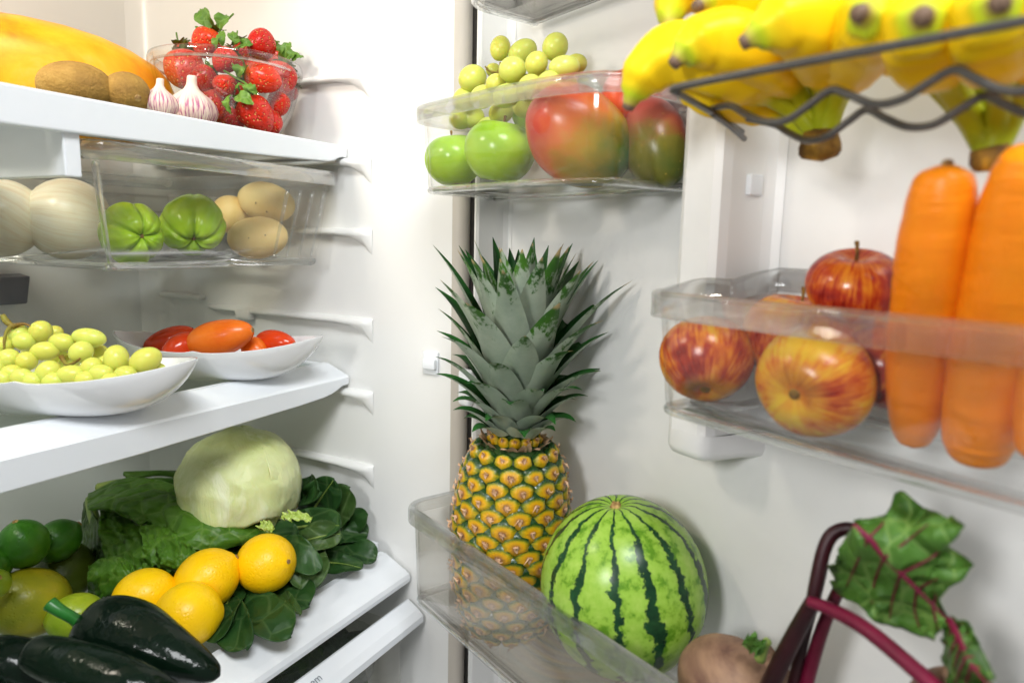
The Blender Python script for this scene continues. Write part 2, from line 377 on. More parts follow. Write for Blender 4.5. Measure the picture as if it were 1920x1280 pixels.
def f_mango(a0, b0, c0, d0):
    def f(q):
        x = q.xyz(); k = q.math('ADD', q.math('MULTIPLY', x[2], -7.5), q.math('MULTIPLY', q.noise(14, 5, .6), .9)); k = q.math('ADD', k, q.math('MULTIPLY', x[0], 3.))
        c = q.ramp(k, [(.20, a0), (.46, b0), (.62, c0), (.88, d0)]); v = q.vor(120); return q.mix(q.math('MULTIPLY', q.step(v, .14, .05), .4), c, (.75, .45, .08))
    return f
M_MANGO = fruit_mat('mango_skin', f_mango((.50, .040, .012), (.60, .14, .015), (.40, .26, .02), (.04, .17, .02)), .26)
M_MANGO2 = fruit_mat('dark_mango_skin', f_mango((.46, .05, .04), (.36, .08, .04), (.20, .17, .025), (.07, .12, .02)), .28)
M_MANGO3 = fruit_mat('red_mango_skin', f_mango((.80, .10, .03), (.74, .09, .02), (.66, .06, .015), (.60, .05, .015)), .28)
def f_melon(q):
    x = q.xyz(); nz = q.noise(26, 5, .7); nz2 = q.noise(90, 3, .6); big = q.noise(10, 2)
    th = q.math('ARCTAN2', x[1], x[0]); th = q.math('ADD', th, q.math('MULTIPLY', q.math('SUBTRACT', nz, .5), .42)); th = q.math('ADD', th, q.math('MULTIPLY', q.math('SUBTRACT', nz2, .5), .20)); th = q.math('ADD', th, q.math('MULTIPLY', q.math('SUBTRACT', q.noise(230, 3, .7), .5), .13))
    s = q.math('ABSOLUTE', q.math('SINE', q.math('MULTIPLY', th, 7.0)))
    wv = q.math('ADD', q.math('MULTIPLY', big, .85), -.06)
    f = q.step(q.math('SUBTRACT', s, wv), .10, -.06)
    sp = q.noise(70, 4, .7); base = q.ramp(sp, [(.36, (.08, .20, .010)), (.47, (.22, .38, .04)), (.75, (.31, .46, .085))])
    dk = q.ramp(nz2, [(.3, (.004, .022, .010)), (.7, (.012, .06, .018))])
    return q.mix(f, base, dk)
M_MELON = fruit_mat('watermelon_rind', f_melon, .27)
def f_eye(q):
    x = q.xyz(); n1 = q.noise(160, 4, .7); th = q.math('ARCTAN2', x[1], x[0]); cx = q.n('ShaderNodeCombineXYZ'); q.l(q.math('MULTIPLY', th, 6), cx.inputs[0]); q.l(q.math('MULTIPLY', q.rnd(), 9.), cx.inputs[1]); st = q.noise(1.8, 3, .7, src=cx.outputs[0])
    d = q.math('SQRT', q.math('ADD', q.math('POWER', q.math('MULTIPLY', x[0], 43.), 2.), q.math('POWER', q.math('MULTIPLY', q.math('ADD', x[1], .0035), 47.), 2.)))
    d = q.math('ADD', d, q.math('MULTIPLY', q.math('SUBTRACT', st, .5), .50)); d = q.math('ADD', d, q.math('MULTIPLY', q.step(x[1], -.001, .011), .30))
    d = q.math('ADD', d, q.math('MULTIPLY', q.math('SUBTRACT', q.rnd(), .5), .16)); d = q.math('ADD', d, q.math('MULTIPLY', q.math('SUBTRACT', n1, .5), .20))
    c = q.ramp(d, [(.10, (.30, .14, .06)), (.22, (.45, .22, .02)), (.38, (.60, .31, .006)), (.60, (.42, .30, .010)), (.74, (.14, .17, .012)), (.90, (.010, .045, .008))])
    q.bump(n1, .6, .002); return c
M_EYE = fruit_mat('pineapple_eye', f_eye, .24, coat=.3)
M_PINECORE = fruit_mat('pineapple_rind', lambda q: q.ramp(q.noise(60, 3), [(.35, (.008, .03, .006)), (.7, (.03, .07, .01))]), .5)
M_BRACT = fruit_mat('pineapple_bract', lambda q: q.ramp(q.noise(90, 3), [(.3, (.38, .20, .10)), (.7, (.68, .48, .32))]), .6)
def f_pleaf(q):
    # waxy grey bloom on the outer face, rubbed off to green near the tip and in scratches
    x = q.n('ShaderNodeAttribute', attribute_name='along').outputs['Fac']; a = q.noise(14, 5, .65); s = q.noise(48, 5, .72, src=q.map((3, 3, .6)))
    g = q.ramp(q.noise(30, 4), [(.3, (.015, .07, .010)), (.7, (.06, .17, .018))]); w = q.ramp(a, [(.3, (.22, .29, .21)), (.7, (.40, .455, .35))])
    k = q.math('ADD', q.math('MULTIPLY', x, .75), q.math('MULTIPLY', s, .95)); k = q.math('ADD', k, q.math('MULTIPLY', q.rnd(), .15)); f = q.step(k, 1.10, 1.20)
    geo = q.n('ShaderNodeNewGeometry'); 
    dry = q.step(q.math('ADD', x, q.math('MULTIPLY', q.rnd(), .06)), .965, 1.0); c = q.mix(f, w, g); c = q.mix(dry, c, (.40, .30, .14)); return q.mix(geo.outputs['Backfacing'], c, q.ramp(q.noise(40, 3), [(.3, (.006, .05, .008)), (.7, (.018, .10, .014))]))
M_PLEAF = fruit_mat('pineapple_leaf', f_pleaf, .42)
def f_carrot(q):
    x = q.xyz(); a = q.noise(14, 4, src=q.map((1, 1, .5))); r = q.noise(30, 4, .6, src=q.map((.35, .35, 3.5))); c = q.ramp(a, [(.3, (.86, .20, .004)), (.7, (.95, .34, .012))])
    c = q.mix(q.math('MULTIPLY', q.step(r, .58, .75), .4), c, (.95, .46, .08)); r2 = q.noise(26, 5, .7, src=q.map((.5, .5, 5.))); c = q.mix(q.math('MULTIPLY', q.step(r2, .62, .70), .55), c, (.55, .09, .002)); q.bump(q.math('SUBTRACT', r, r2), .35, .003); return c
M_CARROT = fruit_mat('carrot_skin', f_carrot, .33, sub=.08, subs=.006)
def f_banana(q):
    x = q.n('ShaderNodeAttribute', attribute_name='along').outputs['Fac']; a = q.noise(14, 4); y = q.ramp(a, [(.3, (.88, .54, .004)), (.7, (.95, .66, .012))])
    x = q.math('ADD', x, q.math('MULTIPLY', q.math('SUBTRACT', a, .5), .05))
    y = q.mix(q.math('MULTIPLY', q.step(q.noise(55, 5, .7), .70, .76), .7), y, (.22, .10, .015))
    c = q.ramp(x, [(.0, (.30, .36, .012)), (.17, (.50, .50, .012)), (.30, (.85, .56, .008)), (.86, (.90, .60, .01)), (.935, (.52, .62, .02)), (.972, (.42, .36, .06)), (.984, (.17, .11, .075))])
    f = q.ramp(x, [(.17, (0, 0, 0)), (.30, (1, 1, 1)), (.86, (1, 1, 1)), (.935, (0, 0, 0))])
    return q.mix(f, c, y)
M_BANANA = fruit_mat('banana_skin', f_banana, .40, spec=.15)
M_STUB = fruit_mat('banana_stub', lambda q: q.ramp(q.noise(70, 4), [(.35, (.09, .04, .01)), (.6, (.30, .16, .02)), (.75, (.70, .40, .03))]), .7)
def f_beet(q):
    a = q.noise(20, 5, .65, dist=.6); b = q.noise(50, 4); c = q.ramp(a, [(.28, (.07, .028, .022)), (.5, (.24, .14, .085)), (.72, (.36, .23, .13))]); q.bump(b, .5, .003); return c
M_BEET = fruit_mat('beet_skin', f_beet, .6)
def f_bstem(q):
    a = q.noise(18, 4, src=q.map((1, 1, 1))); return q.ramp(a, [(.3, (.010, .003, .003)), (.7, (.036, .004, .008))])
M_BSTEM = fruit_mat('beet_stem', f_bstem, .42)
M_BSTEM2 = fruit_mat('beet_stem_bright', lambda q: q.ramp(q.noise(18, 4), [(.3, (.055, .003, .010)), (.7, (.17, .006, .034))]), .42)
M_BAG = m_clear('plastic_bag', (.75, .77, .76), .15, .10)
M_TEXT = simple('rail_print', (.22, .25, .28), .5)
M_LAMPCOVER = simple('lamp_cover', (.85, .74, .52), .4)

# ================================================================== the refrigerator cabinet
def part(name, vf, mat, root, smooth=True):
    off = root.location + (root.parent.location if root.parent else V((0, 0, 0)))
    return mk(name, shift(vf, -off), mat, root, smooth)
XL, YB, ZT, ZB = -.86, .56, .52, -.85
fr = empty('refrigerator', (-.4, .28, ZB), 'white refrigerator interior with ribbed side wall, seen with its door open', 'refrigerator')
def wall_right():
    # liner sheet with a rounded front lip and a coved rear corner, swept in z
    plan = [V((0, .012)), V((0, .02))] + [V((0, .02+.50*i/8)) for i in range(1, 9)] + [V((-.003, .540)), V((-.012, .553)), V((-.03, .56))]
    vs, fs = [], []
    for j in range(2):
        for p in plan: vs.append(V((p.x, p.y, (ZB, ZT)[j])))
    n = len(plan)
    for i in range(n-1): fs.append((i, i+1, n+i+1, n+i))
    return vs, fs
part('side_wall', wall_right(), M_LINER, fr)
part('back_wall', box(XL, -.028, YB, YB+.01, ZB, ZT), M_LINER, fr, False)
part('left_wall', box(XL-.01, XL, .0, YB, ZB, ZT), M_LINER, fr, False)
part('top_wall', box(XL, .0, .0, YB, ZT, ZT+.01), M_LINER, fr, False)
part('bottom_wall', box(XL, .0, .0, YB, ZB-.01, ZB), M_LINER, fr, False)
lip = [(0, .012), (.0008, .006), (.003, .001), (.007, -.0025), (.012, -.004), (.0195, -.004), (.0195, .03)]
part('cabinet_edge', ([V((x, y, z)) for z in (ZB, ZT) for x, y in lip], [(i, i+1, 8+i, 7+i) for i in range(6)]), M_BEIGE, fr)
part('gasket_gap_shade', box(.0205, .075, -.010, .02, ZB, ZT), M_BLACK, fr, False)  # black gasket box fills the hinge gap in place of its shade
def rail(z, y0, y1, tail=True):
    # moulded shelf support: a thin ledge that flares down at its front end
    st = [(y1, .004, .006), (y1-.02, .010, .008), (y0+.055, .011, .009), (y0+.03, .012, .014), (y0+.012, .010, .024), (y0+.003, .005, .034), (y0, .001, .038)]
    vs, fs = [], []
    for i, (y, d, h) in enumerate(st):
        vs += [V((.001, y, z)), V((-d*.6, y, z-.001)), V((-d, y, z-.004)), V((-d*.9, y, z-min(h, .010))), V((-.3*d, y, z-h*.8)), V((.001, y, z-h))]
    n = 6
    for j in range(len(st)-1):
        for i in range(n-1): a = j*n+i; fs.append((a, a+1, a+n+1, a+n))
    return vs, fs
for z, yb in ((.200, .40), (.098, .52), (.010, .52), (-.104, .44), (-.200, .52), (-.300, .40)):
    part('shelf_rail', rail(z, .132, yb), M_LINER, fr)
bevel(part('shelf_rail', box(-.010, .0, .45, .545, -.099, -.092), M_LINER, fr), .002)
bevel(part('rail_stop', box(-.013, 0, .345, .375, -.122, -.106), M_LINER, fr), .004)
# small square wall clip with a tongue
p = at_x(810, 680, 0)
cl = bevel(part('wall_clip', box(-.004, 0, p.y-.011, p.y+.011, p.z-.014, p.z+.014), M_TRIM, fr), .001)
bevel(mk('clip_tongue', shift(box(-.010, -.0035, p.y-.010, p.y+.008, p.z-.007, p.z+.006), -fr.location), M_TRIM, cl), .0015)
# grey sensor housing on the back wall and a lamp cover up high
p0 = at_y(-40, 515, YB); p1 = at_y(44, 568, YB)
bevel(part('sensor_housing', ([V((p0.x, YB, p0.z)), V((p1.x, YB, p0.z)), V((p0.x, YB, p1.z)), V((p1.x-.007, YB, p1.z)), V((p0.x, YB-.03, p0.z-.002)), V((p1.x-.004, YB-.03, p0.z-.002)), V((p0.x, YB-.03, p1.z+.002)), V((p1.x-.010, YB-.03, p1.z+.002))], [(4, 6, 7, 5), (0, 4, 5, 1), (1, 5, 7, 3), (3, 7, 6, 2), (2, 6, 4, 0)]), M_GREYBOX, fr), .002)

# ------------------------------------------------------------------ shelves
def shelf_upper():
    r = empty('glass_shelf', (-.4, .36, .1045), 'upper glass shelf with a thick white front edge, under the papaya and strawberries', 'shelf')
    part('glass_pane', box(XL+.005, -.014, .183, .545, .1040, .1100), M_SHELFGLASS, r, False)
    pts = [(XL+.01, .0775), (-.60, .0775), (-.30, .081), (-.12, .0862), (-.050, .0892), (-.036, .0898), (-.026, .0918), (-.017, .0962), (-.010, .0978), (-.003, .0978), (-.0025, .1112), (-.012, .1120), (-.30, .1112), (XL+.01, .1098)]
    n = len(pts); vs = [V((x, y, z)) for y in (.169, .183) for x, z in pts]; fs = [tuple(range(n)), tuple(range(n, 2*n))[::-1]]
    for i in range(n): k = (i+1) % n; fs.append((i, n+i, n+k, k))
    bevel(part('front_trim', (vs, fs), M_TRIM, r, False), .0018, 2, 50)
    bevel(part('side_trim', box(-.014, -.004, .184, .54, .0985, .1105), M_TRIM, r, False), .001)
    bevel(part('under_ledge', box(XL+.02, -.03, .1835, .205, .0985, .1035), M_TRIM, r, False), .001)
    return r
shelf_upper()
def shelf_mid():
    r = empty('glass_shelf', (-.4, .36, -.178), 'middle glass shelf with a sloping white front edge, under the two white bowls', 'shelf')
    part('glass_pane', box(XL+.005, -.014, .214, .545, -.178, -.1722), M_SHELFGLASS, r, False)
    S = []
    for x, zb in ((XL+.01, -.2135), (-.3, -.2115), (-.09, -.2065), (-.050, -.2045), (-.036, -.2025), (-.026, -.1995), (-.016, -.1955), (-.004, -.1945)):
        S.append((x, [(.1690, -.1845), (.1715, -.1822), (.2050, -.1692), (.2135, -.1688), (.2138, -.1790), (.2060, -.1800), (.1760, -.1900), (.1740, zb+.002), (.1720, zb), (.1700, zb+.001)]))
    bevel(part('front_trim', extrude_x(S), M_TRIM, r, False), .0008, 2, 50)
    bevel(part('side_trim', box(-.0135, -.004, .2145, .54, -.186, -.1700), M_TRIM, r, False), .001)
    return r
shelf_mid()
Z3 = -.420
def shelf_low():
    r = empty('crisper_cover_shelf', (-.4, .3, -.43), 'lowest white framed shelf heaped with greens, citrus and dark peppers', 'shelf')
    part('glass_pane', box(XL+.005, -.052, .120, .52, -.428, -.4225), M_SHELFGLASS, r, False)
    S = []
    for x in (XL+.01, -.004):
        S.append((x, [(.122, -.4205), (.1185, -.4165), (.110, -.4165), (.078, -.4315), (.071, -.4355), (.069, -.4410), (.070, -.4470), (.078, -.4475), (.086, -.4400), (.122, -.430)]))
    bevel(part('front_trim', extrude_x(S), M_TRIM, r, False), .001, 2, 50)
    S = []
    for y in (.1225, .53):
        S.append((y, [(-.004, -.405), (-.018, -.409), (-.040, -.4145), (-.052, -.4205), (-.052, -.430), (-.004, -.430)]))
    vf = extrude_x(S); part('side_trim', ([V((v.y, v.x, v.z)) for v in vf[0]], [f[::-1] for f in vf[1]]), M_TRIM, r, False)
    part('rear_trim', box(XL+.01, -.0525, .5215, .545, -.43, -.412), M_TRIM, r, False)
    return r
shelf_low()
def crisper():
    S = []
    for x in (XL+.03, -.006):
        S.append((x, [(.075, -.4725), (.0705, -.4705), (.055, -.4795), (.047, -.4870), (.0465, -.4960), (.052, -.4965), (.060, -.4900), (.075, -.482)]))
    r = part('crisper_drawer', box(XL+.03, -.035, .062, .065, -.80, -.4905), M_CLEAR, fr, False); r['label'] = 'clear crisper drawer with a white handle rail below the lowest shelf'
    rl = bevel(part('front_rail', extrude_x(S), M_TRIM, r, False), .001, 2, 50)
    part('drawer_side', box(-.035, -.032, .065, .48, -.80, -.49), M_SMOKE, r, False)
    part('drawer_floor', box(XL+.03, -.035, .065, .48, -.803, -.80), M_SMOKE, r, False)
    # the end of a printed word on the rail
    cu = bpy.data.curves.new('print', 'FONT'); cu.body = 'system'; cu.size = .0125; cu.align_x = 'RIGHT'
    o = bpy.data.objects.new('rail_lettering', cu); COL.objects.link(o); bpy.context.view_layer.update()
    me = bpy.data.meshes.new_from_object(o.evaluated_get(bpy.context.evaluated_depsgraph_get())); bpy.data.objects.remove(o)
    me.materials.clear(); me.materials.append(M_TEXT)
    o = bpy.data.objects.new('rail_lettering', me); COL.objects.link(o); o.parent = r
    # upper sloping face of the rail: from (y .055, z -.4795) to (.0705, -.4705)
    d = V((0, .0155, .009)).normalized(); nrm = V((0, -d.z, d.y)); base = at_z(590, 1273, -.482)
    base = V((base.x, .0575, -.4795+.0025*.58)) + nrm*.0016
    o.matrix_basis = Matrix.Translation(base-fr.location) @ Matrix(((1, 0, 0), (0, d.y, nrm.y), (0, d.z, nrm.z))).to_4x4()
    return r
crisper()
def bag():
    g = ribbon([V((-.20, .10, -.56)), V((-.15, .14, -.52)), V((-.10, .20, -.53))], [.02, .05, .03], 14, 6, V((0, -.5, 1)), 0, .012, 3, .2, 3)
    o = empty('bagged_greens', (-.17, .14, -.60), 'dark greens in a thin plastic bag inside the crisper drawer', 'greens')
    for i in range(5):
        a = V((-.30+.055*i, .10+.02*(i % 2), -.58)); b = a+V((.03, .10, .045))
        part('leaf', ribbon([a, (a+b)/2+V((0, 0, .03)), b], [.015, .04, .01], 12, 5, V((0, -.4, 1)), 0, .008, 3, .2, i), (M_SPIN2, M_ROM)[i % 2], o)
    part('bag', ell(.19, .09, .055, 40, 20, lambda q, t, p: q*(1+.16*mnoise.noise(q*22))+V((-.17, .165, -.55))), M_BAG, o)
bag()
# ------------------------------------------------------------------ clear drawer hung under the upper shelf
def deli():
    r = empty('deli_drawer', (-.17, .33, -.04), 'clear plastic drawer of onions and chayotes hanging under the upper shelf', 'drawer')
    ol = rrect(-.322, -.016, .176, .50, (.006, .006, .018, .018), 5)
    zf = .079; zb = -.0365; t = .0025
    tp = [(-.030, zb+t), (-.024, zb+t+.001), (-.0205, zb+.008)] + [(-.0205+.0175*(k/6), zb+.008+(zf-.008-zb)*(k/6)) for k in range(1, 7)]
    tp += [(-.001+.001, zf), (.0, zf-.001)] + [(-.0185+.0175*(k/6)+.0005, zb+.006+(zf-.010-zb)*(k/6)) for k in range(6, -1, -1)] + [(-.0215, zb+.001), (-.028, zb)]
    part('tray', sweep_outline(ol, tp), M_CLEAR, r)
    rim = part('rim', sweep_outline(ol, [(.0005, zf), (.0045, zf), (.0065, zf-.002), (.0065, zf-.017), (.0045, zf-.0175), (.0040, zf-.005), (.0025, zf-.003), (.0005, zf-.003), (.0005, zf)], (False, False)), M_RIMG, r)
    part('base_edge', sweep_outline(ol, [(-.0200, zb+.0070), (-.0205, zb+.0035), (-.0235, zb+.0002), (-.028, zb-.0010), (-.029, zb+.0012), (-.0245, zb+.0036), (-.0225, zb+.0062), (-.0200, zb+.0070)], (False, False)), M_RIMG, r)
    part('corner_edge', ctube([V((-.3195, .1785, .060)), V((-.3120, .1855, .015)), V((-.3025, .1935, -.0305))], [.0032, .0028, .0022], 14, 10), M_RIMG, r)
    for i in range(4):     # moulded flutes at the right-hand end of the front
        x = -.112+.020*i; part('flute', ctube([V((x+.016, .1775, .052)), V((x+.009, .1870, .0)), V((x+.006, .1925, -.026))], [.0022, .0016, .0012], 8, 8), M_RIM, r)
    return r
deli()
br = empty('drawer_hanger', (-.345, .3, .05), 'pale plastic hanger bracket left of the clear hanging drawer', 'bracket')
pl = bevel(part('hanger_plate', box(-.3445, -.3395, .178, .50, .0455, .0965), M_TRIM, br, False), .001)
bevel(part('hanger_foot', box(-.3395, -.332, .179, .50, .0455, .0505), M_TRIM, br, False), .001)
bevel(part('hanger_nose', box(-.3475, -.3335, .1745, .1785, .0445, .082), M_TRIM, br, False), .0014)
bevel(part('hanger_flange', box(-.385, -.331, .206, .50, .0968, .0985), M_TRIM, br, False), .0006)

# ================================================================== the open door
VP0 = -.014
dr = part('door', dbox(-.028, .80, VP0-.004, VP0, ZB, ZT+.2), M_DOOR, fr, False)
dr['label'] = 'open white door with clear bins on its inner side'
part('door_body', dbox(-.033, .84, -.075, VP0-.0045, ZB, ZT+.2), M_DOOR, dr, False)
def strip_dz(plan, z0, z1):
    n = len(plan); vs = [dw(u, v, z) for z in (z0, z1) for u, v in plan]; fs = [(i, i+1, n+i+1, n+i) for i in range(n-1)]
    fs += [tuple(range(n))[::-1], tuple(range(n, 2*n))]; return vs, fs
part('door_ridge', strip_dz([(-.034, VP0), (-.017, .029), (-.0165, .034), (-.0145, .036), (-.012, .0355), (-.0105, .032), (-.0135, .004), (-.0155, -.006), (-.014, -.0125), (-.008, VP0+.0006)], ZB, ZT+.2), M_DOOR, dr, False)
part('door_gasket_gap_shade', dbox(-.060, -.0185, -.01, .0325, ZB, ZT+.2), M_BLACK, dr, False)  # gasket kept black and wide so the hinge gap looks dark
post = part('door_post', strip_dz([(.288, VP0), (.292, .030), (.296, .041), (.302, .045), (.328, .045), (.3345, .0425), (.338, .035), (.343, .0), (.346, -.010), (.352, VP0+.0006)], -.152, ZT+.2), M_DOOR, dr, False)
def foot():
    vs, fs = [], []; R = [(-.152, 0), (-.166, .0), (-.172, .002), (-.175, .007), (-.1755, .012)]
    plan = [(.288, VP0), (.292, .030), (.296, .041), (.302, .045), (.328, .045), (.3345, .0425), (.338, .035), (.345, .0), (.352, VP0)]
    for z, i in R:
        for u, v in plan:
            s = 1-i/.03; vs.append(dw(.315+(u-.315)*s, VP0+(v-VP0)*(1-i/.05), z - .10*max(0, .045-v)*.25))
    n = len(plan)
    for j in range(len(R)-1):
        for i in range(n-1): fs.append((j*n+i, (j+1)*n+i, (j+1)*n+i+1, j*n+i+1))
    fs.append(tuple(range((len(R)-1)*n, len(R)*n))); return vs, fs
part('post_foot', foot(), M_DOOR, dr)
p = at_v(1398, 348, .012)
bevel(part('post_clip', dbox(.334, .3445, .004, .020, p.z-.008, p.z+.008), M_TRIM, dr), .0012)
for x, y in ((872, 715), (858, 915)):
    p = at_v(x, y, .03); 
    bevel(part('ridge_lug', dbox(-.040, -.010, .034, .046, p.z-.026, p.z+.020), M_TRIM, dr), .005, 3)

def door_bin(name, label, out_uv, zb, zt, rimh, rimo, taper, mat, loc, zrise=None, backcut=.004):
    """clear door bin: rounded tray plus a rolled rim"""
    r = empty(name, loc, label, 'door bin', None)
    def W(vf): return [dw(q.x, q.y, q.z) for q in vf[0]], [f[::-1] for f in vf[1]]
    t = .0026; H = zt-zb
    tp = [(-taper-.012, zb+t), (-taper-.006, zb+t+.0015), (-taper-t, zb+.007)] + [(-t-taper*(1-k/5), zb+.007+(H-.007)*k/5) for k in range(1, 6)]
    tp += [(-.0004, zt)] + [(-taper*(1-k/5), zb+.006+(H-.009)*k/5) for k in range(5, -1, -1)] + [(-taper-.0015, zb+.0022), (-taper-.006, zb+.0003), (-taper-.012, zb)]
    if zrise:
        zz = zrise; tp = [(o, (lambda p, z=z: z+zz(p)*max(0, (z-zb)/H))) for o, z in tp]
    part('tray', W(sweep_outline(out_uv, tp)), mat, r)
    pr = [(.0002, zt+.0004), (rimo*.5, zt+.0012), (rimo-.001, zt), (rimo, zt-.002), (rimo, zt-rimh), (rimo-.0012, zt-rimh-.0008), (rimo-.0022, zt-rimh), (rimo-.0022, zt-.004), (rimo*.5, zt-.0022), (.0002, zt-.0022), (.0002, zt+.0004)][::-1]
    if zrise: pr = [(o, (lambda p, z=z: z+zz(p))) for o, z in pr]
    part('rim', W(sweep_outline(out_uv, pr, (False, False))), M_RIMG, r)
    be = [(-taper+.0006, zb+.0004), (-taper+.0012, zb+.003), (-taper-.0004, zb+.0055), (-taper-.0040, zb+.0030), (-taper-.0052, zb-.0006), (-taper-.0015, zb-.0012), (-taper+.0006, zb+.0004)]
    part('base_edge', W(sweep_outline(out_uv, be[::-1], (False, False))), M_RIMG, r)
    return r
# upper bin: bowed front
c = [(-.012, .000), (.262, -.006), (.266, .02), (.269, .05), (.2685, .072), (.266, .084), (.259, .094), (.248, .102), (.225, .112), (.195, .1185), (.155, .124), (.10, .1295), (.055, .1325), (.036, .132), (.026, .1265), (.0195, .115), (.016, .09), (.012, .05), (-.004, .035)]
def smooth_outline(c, n):
    p = [V((a, b, 0)) for a, b in c]; out = []; m = len(p)
    for i in range(m):
        p0, p1, p2, p3 = p[i-1], p[i], p[(i+1) % m], p[(i+2) % m]
        for k in range(n):
            f = k/n; q = .5*((2*p1)+(p2-p0)*f+(2*p0-5*p1+4*p2-p3)*f*f+(3*p1-p0-3*p2+p3)*f*f*f); out.append((q.x, q.y))
    return out
ubin = door_bin('door_bin', 'clear bow-fronted door bin of green apples, grapes and mangoes', smooth_outline(c, 3), .046, .1305, .0145, .0065, .006, M_CLEAR, dw(.13, .06, .046))
# bottom bin: long straight front
c = rrect(-.006, .62, -.030, .129, (.020, .024, .006, .006), 7)
# corners order: (x1,y1) far front, (x0,y1) near hinge front, (x0,y0) hinge back, (x1,y0) far back
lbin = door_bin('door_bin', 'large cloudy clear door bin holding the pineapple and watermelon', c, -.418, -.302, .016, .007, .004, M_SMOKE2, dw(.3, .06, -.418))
# middle bin: starts in front of the post
c = [(.356, -.008), (.44, -.008), (.55, -.008), (.70, -.008), (.70, .05), (.70, .095), (.697, .108), (.685, .114), (.60, .1145), (.52, .1145), (.44, .1145), (.37, .1145), (.352, .1135), (.339, .109), (.3315, .101), (.3285, .090), (.3275, .075), (.3275, .058), (.330, .0525), (.336, .0505), (.350, .0500), (.355, .0485), (.3562, .044), (.3562, .02)]
mbin = door_bin('door_bin', 'clear door bin of red apples and carrots in the blurred foreground', c, -.122, -.034, .017, .0065, .008, M_CLEAR, dw(.5, .06, -.122), zrise=lambda p: .016*max(0, min(1, (.09-p.y)/.09)))
# bin above the frame, only its underside shows
c = rrect(.034, .60, -.009, .105, (.02, .045, .006, .006), 8)
tbin = door_bin('door_bin', 'empty clear door bin cut off at the top edge, only its underside seen', c, .232, .31, .015, .0065, .008, M_SMOKE, dw(.3, .06, .232))

# ================================================================== upper shelf: papaya, kiwis, garlic, strawberries
Z1 = .1112
def attr_along(o, n, m, extra=2):
    a = o.data.attributes.new('along', 'FLOAT', 'POINT'); vals = []
    for j in range(m): vals += [j/(m-1)]*n
    vals += [0, 1][:extra]; a.data.foreach_set('value', vals)
def papaya():
    A = at_d(-190, 120, .69); B = at_d(322, 178, .86); A.z = Z1+.062; B.z = Z1+.040
    L = (B-A).length
    prof = [(.0005, 0), (.018, .004), (.034, .018), (.050, .05), (.060, .10), (.0655, .17), (.066, .24), (.0635, .30), (.058, .35), (.0485, .395), (.036, .425), (.022, .441), (.009, .447), (.0005, .448)]
    k = L/.448
    o = mk('papaya', lathe([(r, z*k) for r, z in prof], 40, lambda q, t, s: V((q.x*(1+.035*cos(5*t)), q.y*(1+.035*cos(5*t)), q.z))+mnoise.noise_vector(q*9)*.004), M_PAPAYA)
    place(o, A, B-A); tag(o, 'large ripe yellow-orange papaya lying on the upper shelf', 'papaya')
    st = mk('stem_end', ell(.008, .008, .003, 14, 8), M_SCAR, o); st.location = (0, 0, .448*k)
papaya()
def kiwi(x, y, rx, ry, axis, label):
    p = rest(x, y, ry, Z1+.0005); r = px(ry, p); l = px(rx, p)
    o = mk('kiwi', ell(r, r, l, 32, 20, lambda q, t, a: q*(1+.03*mnoise.noise(q*40))), M_KIWI); place(o, p, axis); tag(o, label, 'kiwi')
    e = mk('blossom_end', lathe([(.0002, .0015), (.003, .001), (.005, -.002)], 12), M_SCAR, o); e.location = (0, 0, l-.0008)
    return o
kiwi(143, 164, 70, 46, view(1, -.10, -.05), 'whole brown kiwi at the front left of the upper shelf')
kiwi(238, 177, 46, 40, view(.75, -.35, .55), 'second brown kiwi, half hidden behind the larger one')
def garlic(x, y, rpx, label, lean):
    p = rest(x, y, rpx*.80, Z1); r = px(rpx, p)
    prof = [(.0003, -.80), (.25, -.80), (.45, -.74), (.80, -.50), (.98, -.12), (1.0, .10), (.92, .34), (.74, .56), (.50, .74), (.30, .92), (.215, 1.10), (.20, 1.30), (.195, 1.42), (.15, 1.46), (.0003, 1.47)]
    def wp(q, t, s):
        lob = 1+.055*abs(sin(3.5*t+.4))*(1 if .1 < s < .65 else .3)-.03; return V((q.x*lob, q.y*lob, q.z)) + V((lean*max(0, q.z)**2/r*.6, 0, 0))
    o = mk('garlic_bulb', lathe([(a*r, b*r) for a, b in prof], 56, wp), M_GARLIC); place(o, p, V((0, 0, 1)), RT)
    tag(o, label, 'garlic')
garlic(360, 211, 45, 'purple-streaked garlic bulb beside the strawberry bowl', .05)
garlic(299, 198, 33, 'smaller garlic bulb between the kiwis and the other garlic', .1)
# ---- glass bowl
BC = at_d(432, 270, .855); BC.z = Z1; BR = .0850; BH = .0945
def bowl():
    n = 14; out = []; inn = []
    for i in range(n+1):
        t = i/n; r = .034+(BR-.034)*sin(t*pi/2)**.92; z = .002+(BH-.002)*(1-cos(t*pi/2))**.92; out.append((r, z))
    for i in range(n+1):
        t = i/n; r = .030+(BR-.0035-.030)*sin(t*pi/2)**.92; z = .006+(BH-.006)*(1-cos(t*pi/2))**.92; inn.append((r, z))
    prof = [(.0003, 0), (.030, 0)] + out[:-1] + [(BR+.0005, BH-.013), (BR+.0028, BH-.011), (BR+.0032, BH-.004), (BR+.0020, BH-.0005), (BR-.001, BH)] + inn[::-1] + [(.0003, .006)]
    o = mk('glass_bowl', lathe(prof, 72), M_GLASS); place(o, BC); tag(o, 'clear glass bowl heaped with strawberries on the upper shelf', 'bowl')
bowl()
